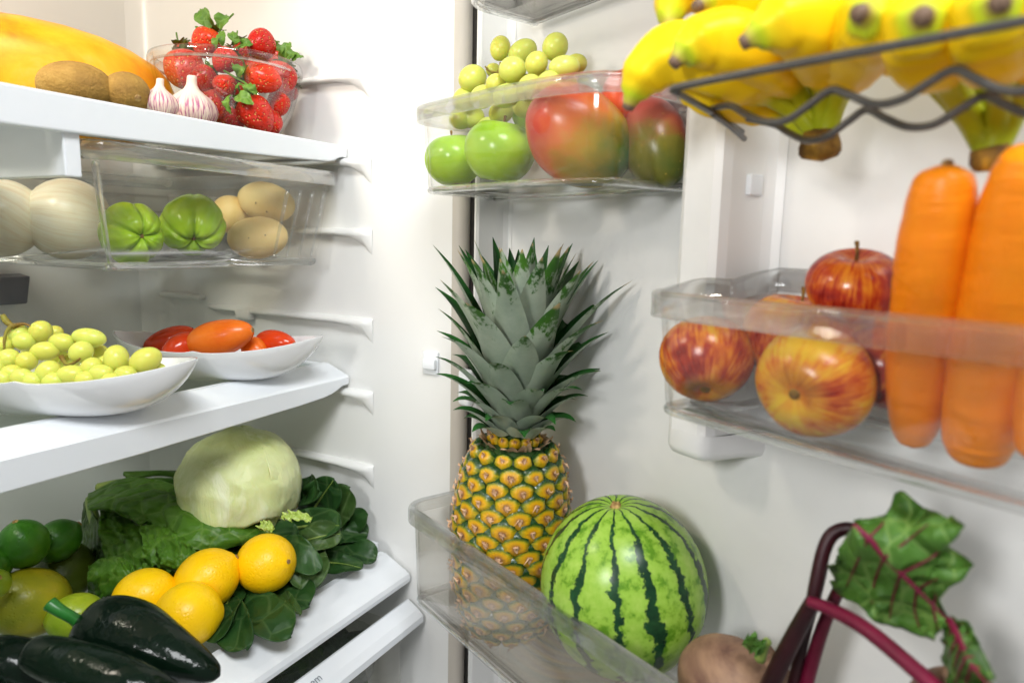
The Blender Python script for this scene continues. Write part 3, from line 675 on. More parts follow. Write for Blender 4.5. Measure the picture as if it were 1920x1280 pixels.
def berry_mesh(seed):
    rnd = random.Random(seed); sx = rnd.uniform(.92, 1.08); k = rnd.uniform(.9, 1.15)
    prof = []
    for i in range(21):
        t = i/20; z = -1.15*k+2.05*k*t    # tip at the bottom
        r = (max(0, 1-((t-.63)/.63)**2) if t < .63 else max(0, 1-((t-.63)/.37)**2.2))**.60
        prof.append((max(r, .004), z))
    def wp(q, t, s):
        d = 1+.06*mnoise.noise(V((cos(t)*1.5, sin(t)*1.5, s*2+seed))); return V((q.x*d*sx, q.y*d/sx, q.z))
    vf = lathe(prof, 26, wp); me = bpy.data.meshes.new('berry'); me.from_pydata([tuple(v*.0155) for v in vf[0]], [], vf[1]); me.update(); me.materials.append(M_STRAW); return me
BM = [berry_mesh(i) for i in range(5)]
def calyx_mesh(seed):
    rnd = random.Random(seed+50); parts_ = []; n = rnd.choice((6, 7, 8))
    for i in range(n):
        a = 2*pi*i/n+rnd.uniform(-.25, .25); d = V((cos(a), sin(a), 0)); L = rnd.uniform(.010, .017); up = rnd.uniform(-.2, .9)
        pts = [V((0, 0, .0130))+d*.001, V((0, 0, .0142))+d*L*.5+V((0, 0, L*.25*up)), V((0, 0, .0135))+d*L+V((0, 0, L*.75*up))]
        parts_.append(ribbon(pts, [.0018, .0042, .0004], 7, 3, V((0, 0, 1)), .3, .0006, 2, 0, i))
    st = ctube([V((0, 0, .012)), V((.001, 0, .021)), V((.004, .001, .028))], [.0013, .0010, .0011], 6, 6)
    vf = join(*parts_, st); me = bpy.data.meshes.new('calyx'); me.from_pydata([tuple(v) for v in vf[0]], [], vf[1]); me.update(); me.materials.append(M_CALYX); return me
CM = [calyx_mesh(i) for i in range(4)]
def berry(p, r, axis, i, label, cal=True):
    o = link('strawberry', BM[i % 5]); s = r/.0155; place(o, p, axis, RT, s); tag(o, label, 'strawberry', 'strawberries in the glass bowl')
    if cal: link('calyx', CM[i % 4], None, o)
    return o
bl = [  # px, py, radius px, depth, axis (towards the calyx), label
 (389, 78, 24, .835, (.45, .8, .1), 'topmost strawberry with big upright green leaves'),
 (490, 84, 24, .850, (.3, .5, -.8), 'pale orange strawberry standing proud at the right of the heap'),
 (345, 128, 31, .835, (-.2, .9, -.3), 'large orange-red strawberry against the left side of the bowl'),
 (383, 146, 21, .795, (.2, .8, -.5), 'round strawberry at mid left of the bowl front'),
 (422, 160, 21, .785, (-.1, .95, .2), 'shiny strawberry pointing down at the centre of the bowl'),
 (424, 112, 21, .80, (.5, .8, -.2), 'strawberry just behind the bowl rim below the topmost one'),
 (490, 146, 27, .80, (-.8, .2, .2), 'deep red strawberry lying sideways at right of the bowl centre'),
 (524, 146, 27, .835, (.2, .9, -.2), 'strawberry pressed against the right side of the glass'),
 (522, 194, 20, .83, (.1, .9, -.3), 'pale strawberry low at the right of the bowl'),
 (402, 198, 29, .80, (-.6, .75, .1), 'long light red strawberry slanting down at the lower left of the bowl'),
 (432, 222, 22, .81, (-.5, .8, .2), 'strawberry at the very bottom left of the bowl behind the garlic'),
 (478, 212, 30, .80, (-.5, .7, .3), 'largest dark strawberry at the bottom of the bowl'),
 (500, 228, 24, .825, (-.7, .5, -.3), 'strawberry under the pale one near the bowl base'),
 (515, 112, 21, .87, (.5, .7, -.2), 'orange-topped strawberry with tall leaves by the right rim'),
 (455, 100, 20, .88, (-.3, .9, .2), 'strawberry hidden among leaves in the middle of the heap'),
 (352, 105, 22, .88, (-.5, .8, .2), 'strawberry at the back left under a small dark leaf'),
 (450, 175, 22, .84, (.3, .8, .4), 'strawberry behind the leafy stem in the bowl centre'),
 (470, 128, 20, .86, (.3, .9, -.5), 'strawberry under the leaves right of the centre'),
 (385, 178, 22, .87, (-.3, .9, .0), 'strawberry deep in the left half of the bowl'),
 (540, 172, 18, .87, (.4, .7, .0), 'small strawberry at the back right of the bowl'),
]
for i, (x, y, r, d, a, lb) in enumerate(bl):
    p = at_d(x, y, d); berry(p, px(r*1.10, p), view(*a), i, lb, i not in (4, 8, 9))
def sprig(label, pts, leaves):
    r = empty('strawberry_sprig', pts[0], label, 'leaf sprig')
    part('stem', ctube(pts, [.0012]*len(pts), 12, 6), M_CALYX, r)
    for i, (a, b, w_, h) in enumerate(leaves): part('leaf', ribbon([a, (a+b)/2+h*.006, b], [w_*.2, w_, w_*.15], 10, 4, h, .25, .001, 3, 0, i), M_CALYX, r)
P = lambda x, y, d: at_d(x, y, d)
sprig('leafy green strawberry stem behind the glass at bowl centre', [P(420, 133, .785), P(445, 148, .782), P(462, 158, .78), P(475, 178, .785)],
      [(P(448, 146, .78), P(456, 125, .778), .0075, view(0, .2, 1)), (P(440, 185, .775), P(475, 196, .775), .009, view(0, .5, 1)), (P(460, 158, .78), P(468, 178, .778), .006, view(.4, .2, 1)), (P(432, 178, .775), P(434, 214, .775), .0055, view(-.5, 0, 1)), (P(468, 165, .779), P(482, 178, .78), .005, view(0, .4, 1)), (P(461, 160, .779), P(440, 172, .779), .002, view(0, .4, 1))])
sprig('upright fresh green leaves above the topmost strawberry', [P(412, 60, .832), P(420, 45, .832), P(438, 26, .832)],
      [(P(396, 52, .826), P(374, 20, .828), .0105, view(-.2, .2, 1)), (P(412, 54, .826), P(427, 30, .83), .0095, view(.1, .3, 1)), (P(384, 62, .83), P(366, 68, .832), .006, view(-.3, .5, 1)), (P(418, 58, .825), P(418, 88, .818), .0055, view(.1, -.2, 1)), (P(430, 62, .83), P(444, 84, .826), .006, view(.3, .2, 1)), (P(412, 68, .82), P(406, 90, .815), .005, view(-.2, -.2, 1)), (P(436, 86, .83), P(452, 75, .83), .006, view(.3, .4, 1)), (P(446, 92, .835), P(474, 84, .83), .007, view(.2, .3, 1))])
sprig('jagged light green leaf tuft at the right rim of the bowl', [P(520, 112, .87), P(530, 100, .865), P(540, 95, .865)],
      [(P(524, 110, .862), P(530, 84, .862), .006, view(0, .2, 1)), (P(532, 112, .862), P(545, 80, .862), .0065, view(.1, .2, 1)), (P(540, 114, .86), P(556, 100, .862), .006, view(.2, .4, 1)), (P(546, 118, .86), P(570, 108, .862), .005, view(.2, .5, 1))])
# ================================================================== hanging drawer: onions, chayotes, potatoes
ZD = -.0335
def onion(x, y, r, ax, d, label):
    p = at_d(x, y, d); R = px(r, p)
    prof = []
    for i in range(25):
        a = pi*i/24; prof.append((max(.002*R/.05, R*sin(a)**.94), -R*.93*cos(a)))
    o = mk('onion', lathe(prof, 40, lambda q, t, s: q*(1+.02*mnoise.noise(q*20))), M_ONION); place(o, p, ax); tag(o, label, 'onion')
    n = mk('neck', lathe([(.012, -.008), (.006, .000), (.0045, .004), (.0050, .008), (.002, .008)], 16, lambda q, t, s: q*(1+.15*sin(5*t))), M_ONION, o); n.location = (0, 0, R*.93)
onion(128, 411, 76, view(-.85, .12, .55), .80, 'pale yellow onion inside the clear hanging drawer, next to the chayotes')
onion(2, 409, 74, view(-.6, .5, .6), .77, 'onion cut by the left picture edge inside the hanging drawer')
def chayote(x, y, r, el, ax, xh, d, label):
    p = at_d(x, y, d); R = px(r, p)
    def f(t, a):
        q = V((sin(a)*cos(t), sin(a)*sin(t), cos(a))); g = abs(sin(2.5*t)); rr = 1-.18*(1-g)**3*(.35+.65*max(0, cos(a*.75)))-.035*abs(mnoise.noise(V((cos(t)*3, sin(t)*3, a*1.2+el))))*2 
        rr *= 1 - .26*exp(-(a/.24)**2)
        taper = 1-.20*max(0, -cos(a)); z = q.z*el
        w_ = V((q.x*rr*taper, q.y*rr*taper*.9, z*(rr if a < pi/2 else 1)))*R
        return w_*(1+.05*mnoise.noise(w_*35))
    o = mk('chayote', sph(f, 70, 40), M_CHAY); place(o, p, ax, xh); tag(o, label, 'chayote')
    e = mk('blossom_scar', ell(.0028, .002, .0012, 10, 6), M_SCAR, o); e.location = (0, 0, R*el*.735)
chayote(245, 437, 61, 1.28, view(.72, -.20, .66), UP, .715, 'bright green wrinkled chayote lying behind the drawer corner')
chayote(362, 419, 60, 1.22, view(.30, -.55, .60), RT, .79, 'bright green chayote standing beside the potatoes')
def potato(x, y, rx, ry, ax, label, z=ZD, d=None):
    p = rest(x, y, ry, z) if d is None else at_d(x, y, d); a = px(rx, p); b = px(ry, p)
    o = mk('potato', ell(b*.95, b, a, 36, 22, lambda q, t, s: q*(1+.05*mnoise.noise(q*28+V((x, 0, 0))))), M_POT); place(o, p, ax, FW); tag(o, label, 'potato')
    for k in range(2):
        t = random.Random(x+k).uniform(-.5, .5)*2; s_ = random.Random(x*3+k).uniform(.9, 2.1)
        e = mk('eye', ell(.0015, .0010, .0005, 8, 6), M_SCAR, o); q = V((b*.95*sin(s_)*cos(pi+t), b*sin(s_)*sin(pi+t), a*cos(s_))); e.matrix_basis = Matrix.Translation(q) @ rot_to(q)
dd = .862
potato(483, 446, 58, 39, view(1, .06, .1), 'yellow potato lying lowest at the right in the hanging drawer', d=dd)
potato(500, 379, 54, 37, view(.9, -.25, .0), 'yellow potato stacked on top of the other two', d=dd+.035)
potato(434, 402, 36, 36, view(.5, .3, .8), 'small potato squeezed between the chayote and the other potatoes', d=dd+.045)
# ================================================================== middle shelf: two boat bowls
Z2 = -.1722
def boat(center, label):
    nl, nw = 41, 13; L, W_, H = .124, .070, .042; t_ = .0032
    def surf(s, w_, off):
        # s along -1..1, w_ across -1..1
        hw = W_*(1-abs(s)**2.1)**.75+.0006
        rim = H+.013*abs(s)**2.4+.0022*exp(-(s/.06)**2); base = rim*.95*abs(s)**3.6
        z = base+(rim-base)*abs(w_)**2.8
        k = L*(1-.0*abs(w_)); q = V((s*k, w_*(hw-off), z+off*(1-abs(w_)**2.2)*(1-abs(s)**4)))
        return q
    vs, fs = [], []
    for off in (0, t_):
        for j in range(nl):
            s = -cos(pi*j/(nl-1)); 
            for i in range(-nw, nw+1): vs.append(surf(s, i/nw, off))
    k = 2*nw+1; N_ = nl*k
    for j in range(nl-1):
        for i in range(k-1):
            a = j*k+i; fs.append((a, a+k, a+k+1, a+1)); b = a+N_; fs.append((b, b+1, b+k+1, b+k))
        for e in (0, k-1):
            a = j*k+e; fs.append((a, a+k, a+k+N_, a+N_) if e else (a, a+N_, a+k+N_, a+k))
    o = mk('boat_bowl', (vs, fs), M_CERAMIC); place(o, center, V((0, 0, 1)), V((RT.x, RT.y, 0)))
    bevel(o, .0008, 2, 60); tag(o, label, 'bowl', 'white boat bowls')
    return o
BA = at_d(128, 740, .655); BA.z = Z2; BB = at_d(413, 700, .825); BB.z = Z2
boat(BA, 'white ceramic boat bowl filled with green grapes'); boat(BB, 'white ceramic boat bowl holding tomatoes')
def gmesh(k):
    vf = ell(1, 1, k, 22, 14); me = bpy.data.meshes.new('grape'); me.from_pydata([tuple(v) for v in vf[0]], [], vf[1]); me.update(); me.materials.append(M_GRAPE); return me
GM = {}
def grape(root, x, y, a, b, ang, d):
    """photo ellipse: semi axes a (along ang) and b"""
    p = at_d(x, y, d); k = round(max(1.0, a/b)*1.0, 1); k = min(k, 1.8)
    if k not in GM: GM[k] = gmesh(k)
    o = link('grape', GM[k], None, root); r = px(b, p); dz = random.uniform(-.45, .45)
    o.matrix_basis = Matrix.Translation(p-root.location) @ rot_to(view(cos(ang), sin(ang), dz if k > 1.05 else 1.5)) @ Matrix.Scale(r, 4); return p, r
g1 = empty('grape_bunch', BA+V((0, 0, .01)), 'green grape bunch with brown stem in the left white bowl', 'grapes')
G1 = [(35, 629, 21, 19, 1.2), (45, 640, 19, 18, 0), (76, 622, 21, 20, 1), (85, 658, 26, 18, .1), (116, 642, 24, 18, -.1), (167, 633, 31, 18, -.15), (152, 660, 22, 20, .8), (15, 674, 22, 20, .6), (50, 677, 19, 18.5, .2), (91, 699, 24, 22, 1), (135, 703, 27, 19, 0), (172, 688, 20, 18, .6), (189, 701, 23, 18, .1), (186, 664, 18, 17, .9), (218, 672, 27, 22, 1.7), (273, 675, 30, 23, .55), (235, 703, 22, 18, .1), (40, 708, 21, 18, .3), (6, 712, 18, 17, 1), (6, 648, 18, 17, .5), (103, 624, 16, 14, .3), (290, 697, 22, 18, .2), (62, 714, 18, 17, 0), (110, 672, 18, 17, .3), (130, 680, 18, 17, .3), (200, 682, 18, 17, .3), (250, 693, 18, 17, .3), (160, 712, 20, 17, .2), (-10, 690, 20, 19, .2), (208, 715, 20, 17, .2), (-14, 660, 20, 18, .2), (60, 655, 18, 17, .4), (100, 715, 20, 17, .2), (22, 700, 18, 17, .2)]
for i, (x, y, a, b, an) in enumerate(G1):
    d = .632+(705-y)*.00042+ (.035 if i in (20, 23, 24, 31, 13) else 0) + (.02 if i in (21, 25, 26) else 0)
    grape(g1, x, y, a, b, an, d)
part('stem', ctube([P(5, 590, .655), P(10, 600, .655), P(20, 609, .655), P(28, 612, .655)], [.0022, .0030, .0026, .0022], 10, 8), M_STEM, g1)
part('stem', ctube([P(24, 608, .655), P(12, 622, .652), P(8, 640, .65), P(8, 656, .65)], [.0022, .0016, .0013, .0012], 10, 8), M_STEM, g1)
part('stem', ctube([P(26, 610, .655), P(45, 607, .66), P(58, 612, .66)], [.0020, .0014, .0010], 8, 8), M_STEM, g1)
part('stem', ctube([P(115, 668, .655), P(125, 683, .65), P(140, 680, .645), P(150, 672, .64)], [.0025, .0018, .0012, .0010], 8, 8), M_STEM, g1)
def tomato(x, y, rx, ry, d, ax, mat, label, scar=1):
    p = at_d(x, y, d); a = px(rx, p); b = px(ry, p)
    o = mk('tomato', ell(b, b, a, 36, 22, lambda q, t, s: V((q.x*(1-.10*q.z/a), q.y*(1-.10*q.z/a), q.z))*(1+.03*mnoise.noise(q*30+V((x, 0, 0))))), mat); place(o, p, ax); tag(o, label, 'tomato')
    e = mk('stem_scar', lathe([(.0003, .0006), (.0028, .0008), (.0036, -.001)], 12), M_SCAR, o); e.location = (0, 0, scar*a*.985); 
    if scar < 0: e.rotation_euler = (pi, 0, 0)
tomato(322, 640, 49, 27, .845, view(-.80, -.25, .50), M_TOM, 'red plum tomato at the back left of the tomato bowl, scar facing out')
tomato(338, 652, 38, 25, .80, view(-.55, -.55, .65), M_TOM, 'red tomato tucked under the left of the big orange one')
tomato(413, 633, 66, 34, .80, view(.95, .22, .1), M_TOMO, 'large orange plum tomato on top in the white bowl')
tomato(478, 655, 28, 22, .825, view(.7, -.4, .4), M_TOMO, 'small orange tomato mostly hidden right of the largest tomato')
tomato(517, 641, 42, 22, .835, view(.93, -.12, .30), M_TOM, 'shiny red tomato alone at the right end of the bowl')

# ================================================================== lowest shelf: greens, citrus, peppers
def leaf_on(root, name, a, b, w_, hint, mat, hump=.02, ruf=.004, fold=.15, seed=0, freq=3, cup=.0, nl=22, nw=8, widths=None, edge=.10, ribm=None, shape=None):
    mid = (a+b)/2+hint.normalized()*hump; q1 = a.lerp(mid, .5)+hint.normalized()*hump*.25; q2 = mid.lerp(b, .5)+hint.normalized()*hump*.25
    wd = widths or [.12, .85, 1.0, .80, .10]
    o = part(name, ribbon([a, q1, mid, q2, b], [w_] if shape else [w_*k for k in wd], nl, nw, hint, fold, ruf, freq, cup, seed, edge, shape), mat, root)
    solid(o, .0007)
    if ribm:
        hn = hint.normalized()*.0012
        rb = mk('midrib', shift(ctube([a+hn, q1+hn, mid+hn, q2+hn, b], [.0035*w_/.04, .003*w_/.04, .0022*w_/.04, .0013*w_/.04, .0004], 16, 6), -root.location), ribm, o)
    return o
Q = lambda x, y, z: at_z(x, y, z)
UPZ = V((0, 0, 1))
sp = empty('spinach_bunch', Q(600, 1030, Z3), 'dark green spinach leaves spread over the right of the lowest shelf', 'spinach')
S_ = [  # base px, tip px, base z, tip z, half width px, normal(view), dark?, hump, seed
 ((560, 1000, .012), (625, 900, .10), 40, (.2, .35, 1), 0, .006, 1), ((600, 1000, .02), (655, 915, .085), 38, (.1, .3, 1), 1, .006, 2), ((610, 1010, .01), (690, 965, .045), 26, (.3, .5, 1), 0, .005, 3),
 ((520, 1000, .03), (640, 985, .06), 36, (0, .6, .9), 0, .012, 4), ((565, 1010, .02), (690, 1000, .02), 30, (.2, .7, .7), 0, .010, 5), ((570, 1030, .008), (706, 1045, .004), 30, (.2, .8, .6), 0, .010, 6),
 ((520, 1040, .03), (640, 1000, .05), 30, (.1, .6, .9), 1, .015, 7), ((590, 990, .055), (565, 1105, .012), 40, (.4, .35, .9), 1, .012, 8), ((500, 1010, .05), (600, 1070, .03), 30, (.1, .6, .8), 0, .016, 9),
 ((560, 1060, .004), (680, 1065, .006), 24, (.1, .8, .6), 0, .008, 10), ((470, 1080, .006), (580, 1135, .004), 44, (.1, .8, .6), 0, .010, 11), ((420, 1110, .005), (545, 1190, .004), 44, (0, .8, .6), 0, .010, 12),
 ((460, 1080, .010), (405, 1200, .004), 36, (-.1, .8, .6), 0, .010, 13), ((380, 1100, .004), (460, 1215, .003), 40, (0, .8, .6), 0, .008, 14), ((500, 1110, .006), (560, 1150, .010), 16, (.2, .7, .7), 1, .006, 15),
 ((440, 1050, .01), (560, 1000, .05), 40, (0, .6, .9), 0, .015, 16), ((470, 1130, .008), (520, 1085, .02), 20, (0, .7, .8), 1, .008, 17), ((540, 930, .05), (600, 920, .09), 34, (0, .4, 1), 0, .006, 18), ((350, 1150, .004), (430, 1180, .003), 36, (0, .8, .6), 0, .006, 19)]
for i, (a, b, wpx, nv, pale, hump, sd) in enumerate(S_):
    A_ = Q(a[0], a[1], Z3+a[2]+.004); B_ = Q(b[0], b[1], Z3+b[2]+.012)
    leaf_on(sp, 'leaf', A_, B_, px(wpx, (A_+B_)/2)*1.22, view(*nv), (M_SPIN, M_SPIN2)[pale], hump, .0042, .0, sd, 1.5, .22, nl=30, nw=9, ribm=M_RIB if i % 3 == 0 else None, shape=lambda t: 1.25*max(.06, t**.7)*(max(0, 1-t**2.6))**.55+.004)
for i in range(7):
    a = at_y(232+4*(i % 3), 888+5*i, .50-.012*i); b = at_y(350, 886+4.5*i, .47-.012*i)
    part('stalk', ctube([a, a.lerp(b, .5)+V((0, 0, .004*(i % 3))), b], [.0035, .0045, .0035], 10, 8), M_STALK, sp)
rm = empty('romaine_lettuce', Q(330, 1010, Z3), 'loose romaine lettuce with broad crinkled leaves under the iceberg head', 'lettuce')
def sheet(root, name, rows, mat, amp=.004, fq=3., sd=0, nu=54, nv=26, z0=Z3, rag=.0, thick=.0008):
    R_ = [crom([at_z(x, y, z0+h) for x, y, h in row], nu) for row in rows]; vs, fs = [], []
    for j in range(nv):
        for i in range(nu):
            t = j/(nv-1)*(len(rows)-1); k = min(int(t), len(rows)-2); f = t-k
            p0, p1, p2, p3 = R_[max(k-1, 0)][i], R_[k][i], R_[k+1][i], R_[min(k+2, len(rows)-1)][i]
            q = .5*((2*p1)+(p2-p0)*f+(2*p0-5*p1+4*p2-p3)*f*f+(3*p1-p0-3*p2+p3)*f*f*f)
            s_, t_ = i/(nu-1), j/(nv-1); w_ = amp*(mnoise.noise(V((s_*fq*2, t_*fq, sd)))+.7*sin(s_*fq*4+sd)*t_**2+.7*mnoise.noise(V((s_*fq*5, t_*fq*3, sd+7)))+.35*mnoise.noise(V((s_*fq*11, t_*fq*6, sd+9))))
            q = q+view(0, .45, .9)*w_
            if j == nv-1 and rag: q = q+view(0, -1, .2)*rag*mnoise.noise(V((s_*14, sd, 2)))
            vs.append(q)
    for j in range(nv-1):
        for i in range(nu-1): a = j*nu+i; fs.append((a, a+nu, a+nu+1, a+1))
    return solid(part(name, (vs, fs), mat, root), thick)
sheet(rm, 'leaf', [[(165, 925, .085), (230, 897, .10), (300, 900, .105), (380, 930, .10), (470, 972, .078), (532, 992, .055)], [(166, 955, .092), (240, 940, .10), (320, 950, .10), (400, 982, .088), (470, 1003, .072), (528, 1002, .055)], [(192, 948, .082), (255, 976, .085), (292, 988, .080), (330, 1008, .077), (368, 1032, .066), (440, 1024, .062), (522, 1005, .050)]], M_ROM, .004, 3, 1, rag=.010)
sheet(rm, 'leaf', [[(185, 935, .078), (270, 975, .07), (330, 1000, .06), (400, 1035, .05)], [(188, 1000, .070), (255, 1020, .068), (320, 1040, .060), (395, 1052, .048)], [(205, 1080, .045), (268, 1092, .045), (318, 1070, .045), (380, 1085, .030)]], M_ROM, .007, 3, 2, rag=.012)
sheet(rm, 'leaf', [[(262, 985, .085), (300, 985, .085), (340, 1005, .08), (370, 1035, .07)], [(268, 1020, .078), (300, 1030, .078), (335, 1045, .072), (372, 1052, .06)], [(262, 1052, .062), (296, 1062, .06), (326, 1072, .055), (345, 1082, .045)]], M_ROM, .006, 3, 3, rag=.008)
sheet(rm, 'leaf', [[(168, 1060, .06), (192, 1046, .068), (225, 1042, .068), (252, 1060, .06)], [(163, 1085, .055), (200, 1070, .06), (238, 1082, .055), (262, 1092, .045)], [(164, 1112, .03), (192, 1120, .03), (216, 1112, .032), (236, 1102, .03)]], M_ROM, .004, 2.5, 4, rag=.006)
sheet(rm, 'leaf', [[(158, 940, .07), (175, 960, .075), (190, 1000, .07), (205, 1060, .05)], [(152, 985, .05), (165, 1000, .055), (178, 1035, .05), (190, 1075, .035)], [(155, 1020, .03), (160, 1040, .035), (170, 1065, .03), (178, 1090, .02)]], M_SPIN2, .004, 2.5, 5)
sheet(rm, 'leaf', [[(370, 1020, .055), (430, 1015, .05), (490, 1002, .045), (560, 985, .04)], [(380, 1045, .045), (440, 1040, .042), (500, 1020, .04), (570, 1010, .03)], [(395, 1080, .02), (450, 1070, .02), (510, 1050, .015), (580, 1040, .01)]], M_ROM, .005, 3, 6, rag=.006)
sheet(rm, 'leaf', [[(180, 1000, .04), (250, 1030, .04), (330, 1050, .035), (420, 1060, .03)], [(185, 1050, .03), (250, 1070, .03), (330, 1080, .028), (420, 1085, .02)], [(195, 1110, .012), (260, 1115, .012), (340, 1115, .012), (430, 1115, .006)]], M_SPIN, .005, 3, 7)
part('white_rib', ctube([Q(168, 940, Z3+.072), Q(180, 985, Z3+.06), Q(195, 1035, Z3+.045), Q(205, 1075, Z3+.03)], [.010, .012, .008, .003], 14, 10, sect=lambda th, t: 1-.45*abs(sin(th))), M_RIB, rm)
part('white_rib', ctube([Q(185, 915, Z3+.085), Q(250, 905, Z3+.095), Q(330, 925, Z3+.092)], [.007, .006, .002], 14, 10), M_RIB, rm)
# ---- iceberg
IC = at_d(451, 901, .865); IR = px(110, IC)
ice = empty('iceberg_lettuce', IC-V((0, 0, IR*.85)), 'pale iceberg lettuce head resting on the romaine', 'lettuce')
def icef(q, t, p):
    n = q.normalized(); k = 1+.045*mnoise.noise(n*1.8)+.022*mnoise.noise(n*4.5)+.008*mnoise.noise(n*11)
    for j, (dx, dy, dz) in enumerate(((.3, .5, .8), (-.6, .6, .3), (.7, -.1, .5), (-.2, -.7, .6))):   # overlapping leaf edges
        d = n.dot(V((dx, dy, dz)).normalized())+.10*mnoise.noise(n*3+V((j, 0, 0))); k += .013*(1/(1+exp(-(d-.35-.1*j)*30)))
    return q*k
part('head', xf(ell(IR*.94, IR*.92, IR*.82, 72, 44, icef), Matrix.Translation(IC) @ rot_to(view(-.25, .9, .2), RT)), M_ICE, ice)
def cap(az0, az1, e0, e1, r0, sd, flare, rag):
    vs, fs = [], []; nu_, nv_ = 90, 40
    for j in range(nv_+1):
        for i in range(nu_+1):
            s_, t = i/nu_, j/nv_; a = az0+(az1-az0)*s_; low = e1+rag*mnoise.noise(V((s_*6, sd, 0)))+.4*rag*mnoise.noise(V((s_*17, sd, 1))); e = e0+(low-e0)*t
            n = V((cos(e)*sin(a), sin(e), cos(e)*cos(a))); k = 1+.045*mnoise.noise(n*1.8)+.028*mnoise.noise(n*3.4+V((sd, 0, 0)))+.030*(1-abs(mnoise.noise(n*2.3+V((sd, 2, 0)))))**6-.012+.008*mnoise.noise(n*12)+flare*t**7*(1+mnoise.noise(V((s_*9, sd, 3))))
            edge = min(s_, 1-s_); k += .02*exp(-edge*30)
            d = view(n.x, n.y, n.z); r = r0*k; vs.append(IC+V((d.x*r, d.y*r, d.z*r*.90)))
    for j in range(nv_):
        for i in range(nu_): q = j*(nu_+1)+i; fs.append((q, q+nu_+1, q+nu_+2, q+1))
    return vs, fs
solid(part('outer_leaf', cap(-3.3, 3.3, 1.52, -.55, IR*.985, 1, .10, .30), M_ICE, ice), .0012)
solid(part('outer_leaf', cap(.85, 3.2, .9, -.80, IR*.965, 2, .14, .25), M_ICE, ice), .0012)
for i, (x, y, x2, y2, ww) in enumerate(((488, 984, 512, 994, 8), (530, 966, 584, 974, 8))):
    solid(part('fringe', ribbon([at_d(x, y, .80), at_d((x+x2)/2, (y+y2)/2-4, .79), at_d(x2, y2, .79)], [.004, px(ww, IC), .003], 16, 5, view(0, .6, .8), .1, .005, 4, 0, i, .4), M_CUTLEAF, ice), .0008)
# ---- citrus
def citrus(name, cat, x, y, rx, ry, ax, mat, label, z=Z3, d=None, nip=.05, scar=(0, 0, 1)):
    p = rest(x, y, ry, z) if d is None else at_d(x, y, d); a = px(rx, p); b = px(ry, p)
    def wp(q, t, s):
        n = abs(cos(s)); e = 1+nip*max(0, n-.93)/.07; return V((q.x, q.y, q.z*e))*(1+.018*mnoise.noise(q*28+V((x*.1, 0, 0))))
    o = mk(name, ell(b, b, a, 40, 26, wp), mat); place(o, p, ax, FW); tag(o, label, cat)
    e = mk('stem_scar', lathe([(.0003, .0014), (.0022, .0012), (.0034, -.001)], 12, lambda q, t, s: q*(1+.15*sin(5*t))), M_SCAR, o)
    e.location = (0, 0, a*(1+nip)*.985)
    return o
citrus('lemon', 'lemon', 499, 1055, 55, 54, view(.82, .18, .42), M_LEMON, 'round yellow lemon furthest right on the spinach', Z3+.022)
citrus('lemon', 'lemon', 388, 1086, 61, 55, view(.72, .55, -.3), M_LEMON, 'yellow lemon behind the front one, left of the rightmost lemon', Z3+.018)
citrus('lemon', 'lemon', 272, 1118, 57, 51, view(-.75, -.15, .3), M_LEMON, 'yellow lemon partly hidden behind the dark poblano pepper', Z3+.014)
citrus('lemon', 'lemon', 352, 1152, 61, 59, view(-.85, .10, .45), M_LEMON, 'yellow lemon nearest the camera beside the poblano tip', Z3+.006)
citrus('lime', 'lime', 44, 1019, 46, 43, view(-.1, .93, .3), M_LIME, 'glossy deep green lime with a brown stem end on top', d=.72)
citrus('lime', 'lime', 108, 1013, 42, 38, view(.5, .5, -.5), M_LIME, 'green lime half hidden behind the one with the brown stem end', d=.76)
citrus('lime', 'lime', 120, 1072, 62, 52, view(.30, -.40, .85), M_LIMEO, 'olive green lime with a stem dot facing the camera', Z3+.004)
citrus('lime', 'lime', 56, 1128, 70, 62, view(-.55, .35, .6), M_LIMEY, 'large yellowish green lime at the left edge above the peppers', Z3+.004)
citrus('lime', 'lime', -14, 1058, 36, 34, view(.5, .5, .5), M_LIME, 'green lime cut off by the left picture edge', d=.70)
citrus('lime', 'lime', -8, 1094, 30, 26, view(.5, .5, .5), M_LIMEK, 'small pale lime cut off by the left picture edge below the green one', d=.66)
citrus('lime', 'lime', 142, 1156, 50, 43, view(-.9, -.1, .3), M_LIMEK, 'small bright green lime behind the poblano stem', Z3+.004)
# ---- poblanos
def poblano(pts, rad, stem, label, hint=None):
    C_ = [at_d(*q) for q in pts]; R_ = [px(r, p) for r, p in zip(rad, C_)]
    o = empty('poblano_pepper', C_[1]-V((0, 0, R_[1])), label, 'pepper', 'dark poblano peppers')
    n = 36; path = crom(C_, 44); rr = crom(R_, 44)
    b = part('body', tube(path, [max(.0015, r) for r in rr], n, sect=lambda th, t: 1+.05*cos(2*th+1)*(1-t)+.035*cos(3*th+2)+.03*sin(9*t+th)), M_POBLANO, o)
    if stem:
        S = [at_d(*q) for q in stem]; part('stem', ctube(S, [.0075, .0050, .0052, .0062], 14, 10), M_PEPSTEM, o)
    return o
poblano([(148, 1172, .600), (165, 1180, .598), (200, 1186, .594), (250, 1197, .588), (310, 1222, .580), (370, 1249, .575), (402, 1262, .573), (412, 1266, .573)], [10, 44, 62, 63, 50, 32, 17, 3], [(160, 1176, .596), (140, 1160, .592), (112, 1144, .588), (93, 1131, .588)], 'glossy blackish green poblano pepper with its green stem up, tip to the right')
poblano([(40, 1222, .545), (60, 1226, .545), (110, 1240, .54), (180, 1262, .535), (250, 1284, .53), (320, 1305, .53), (345, 1312, .53)], [8, 30, 40, 46, 42, 24, 4], None, 'dark poblano pepper along the bottom edge with bright window highlights')
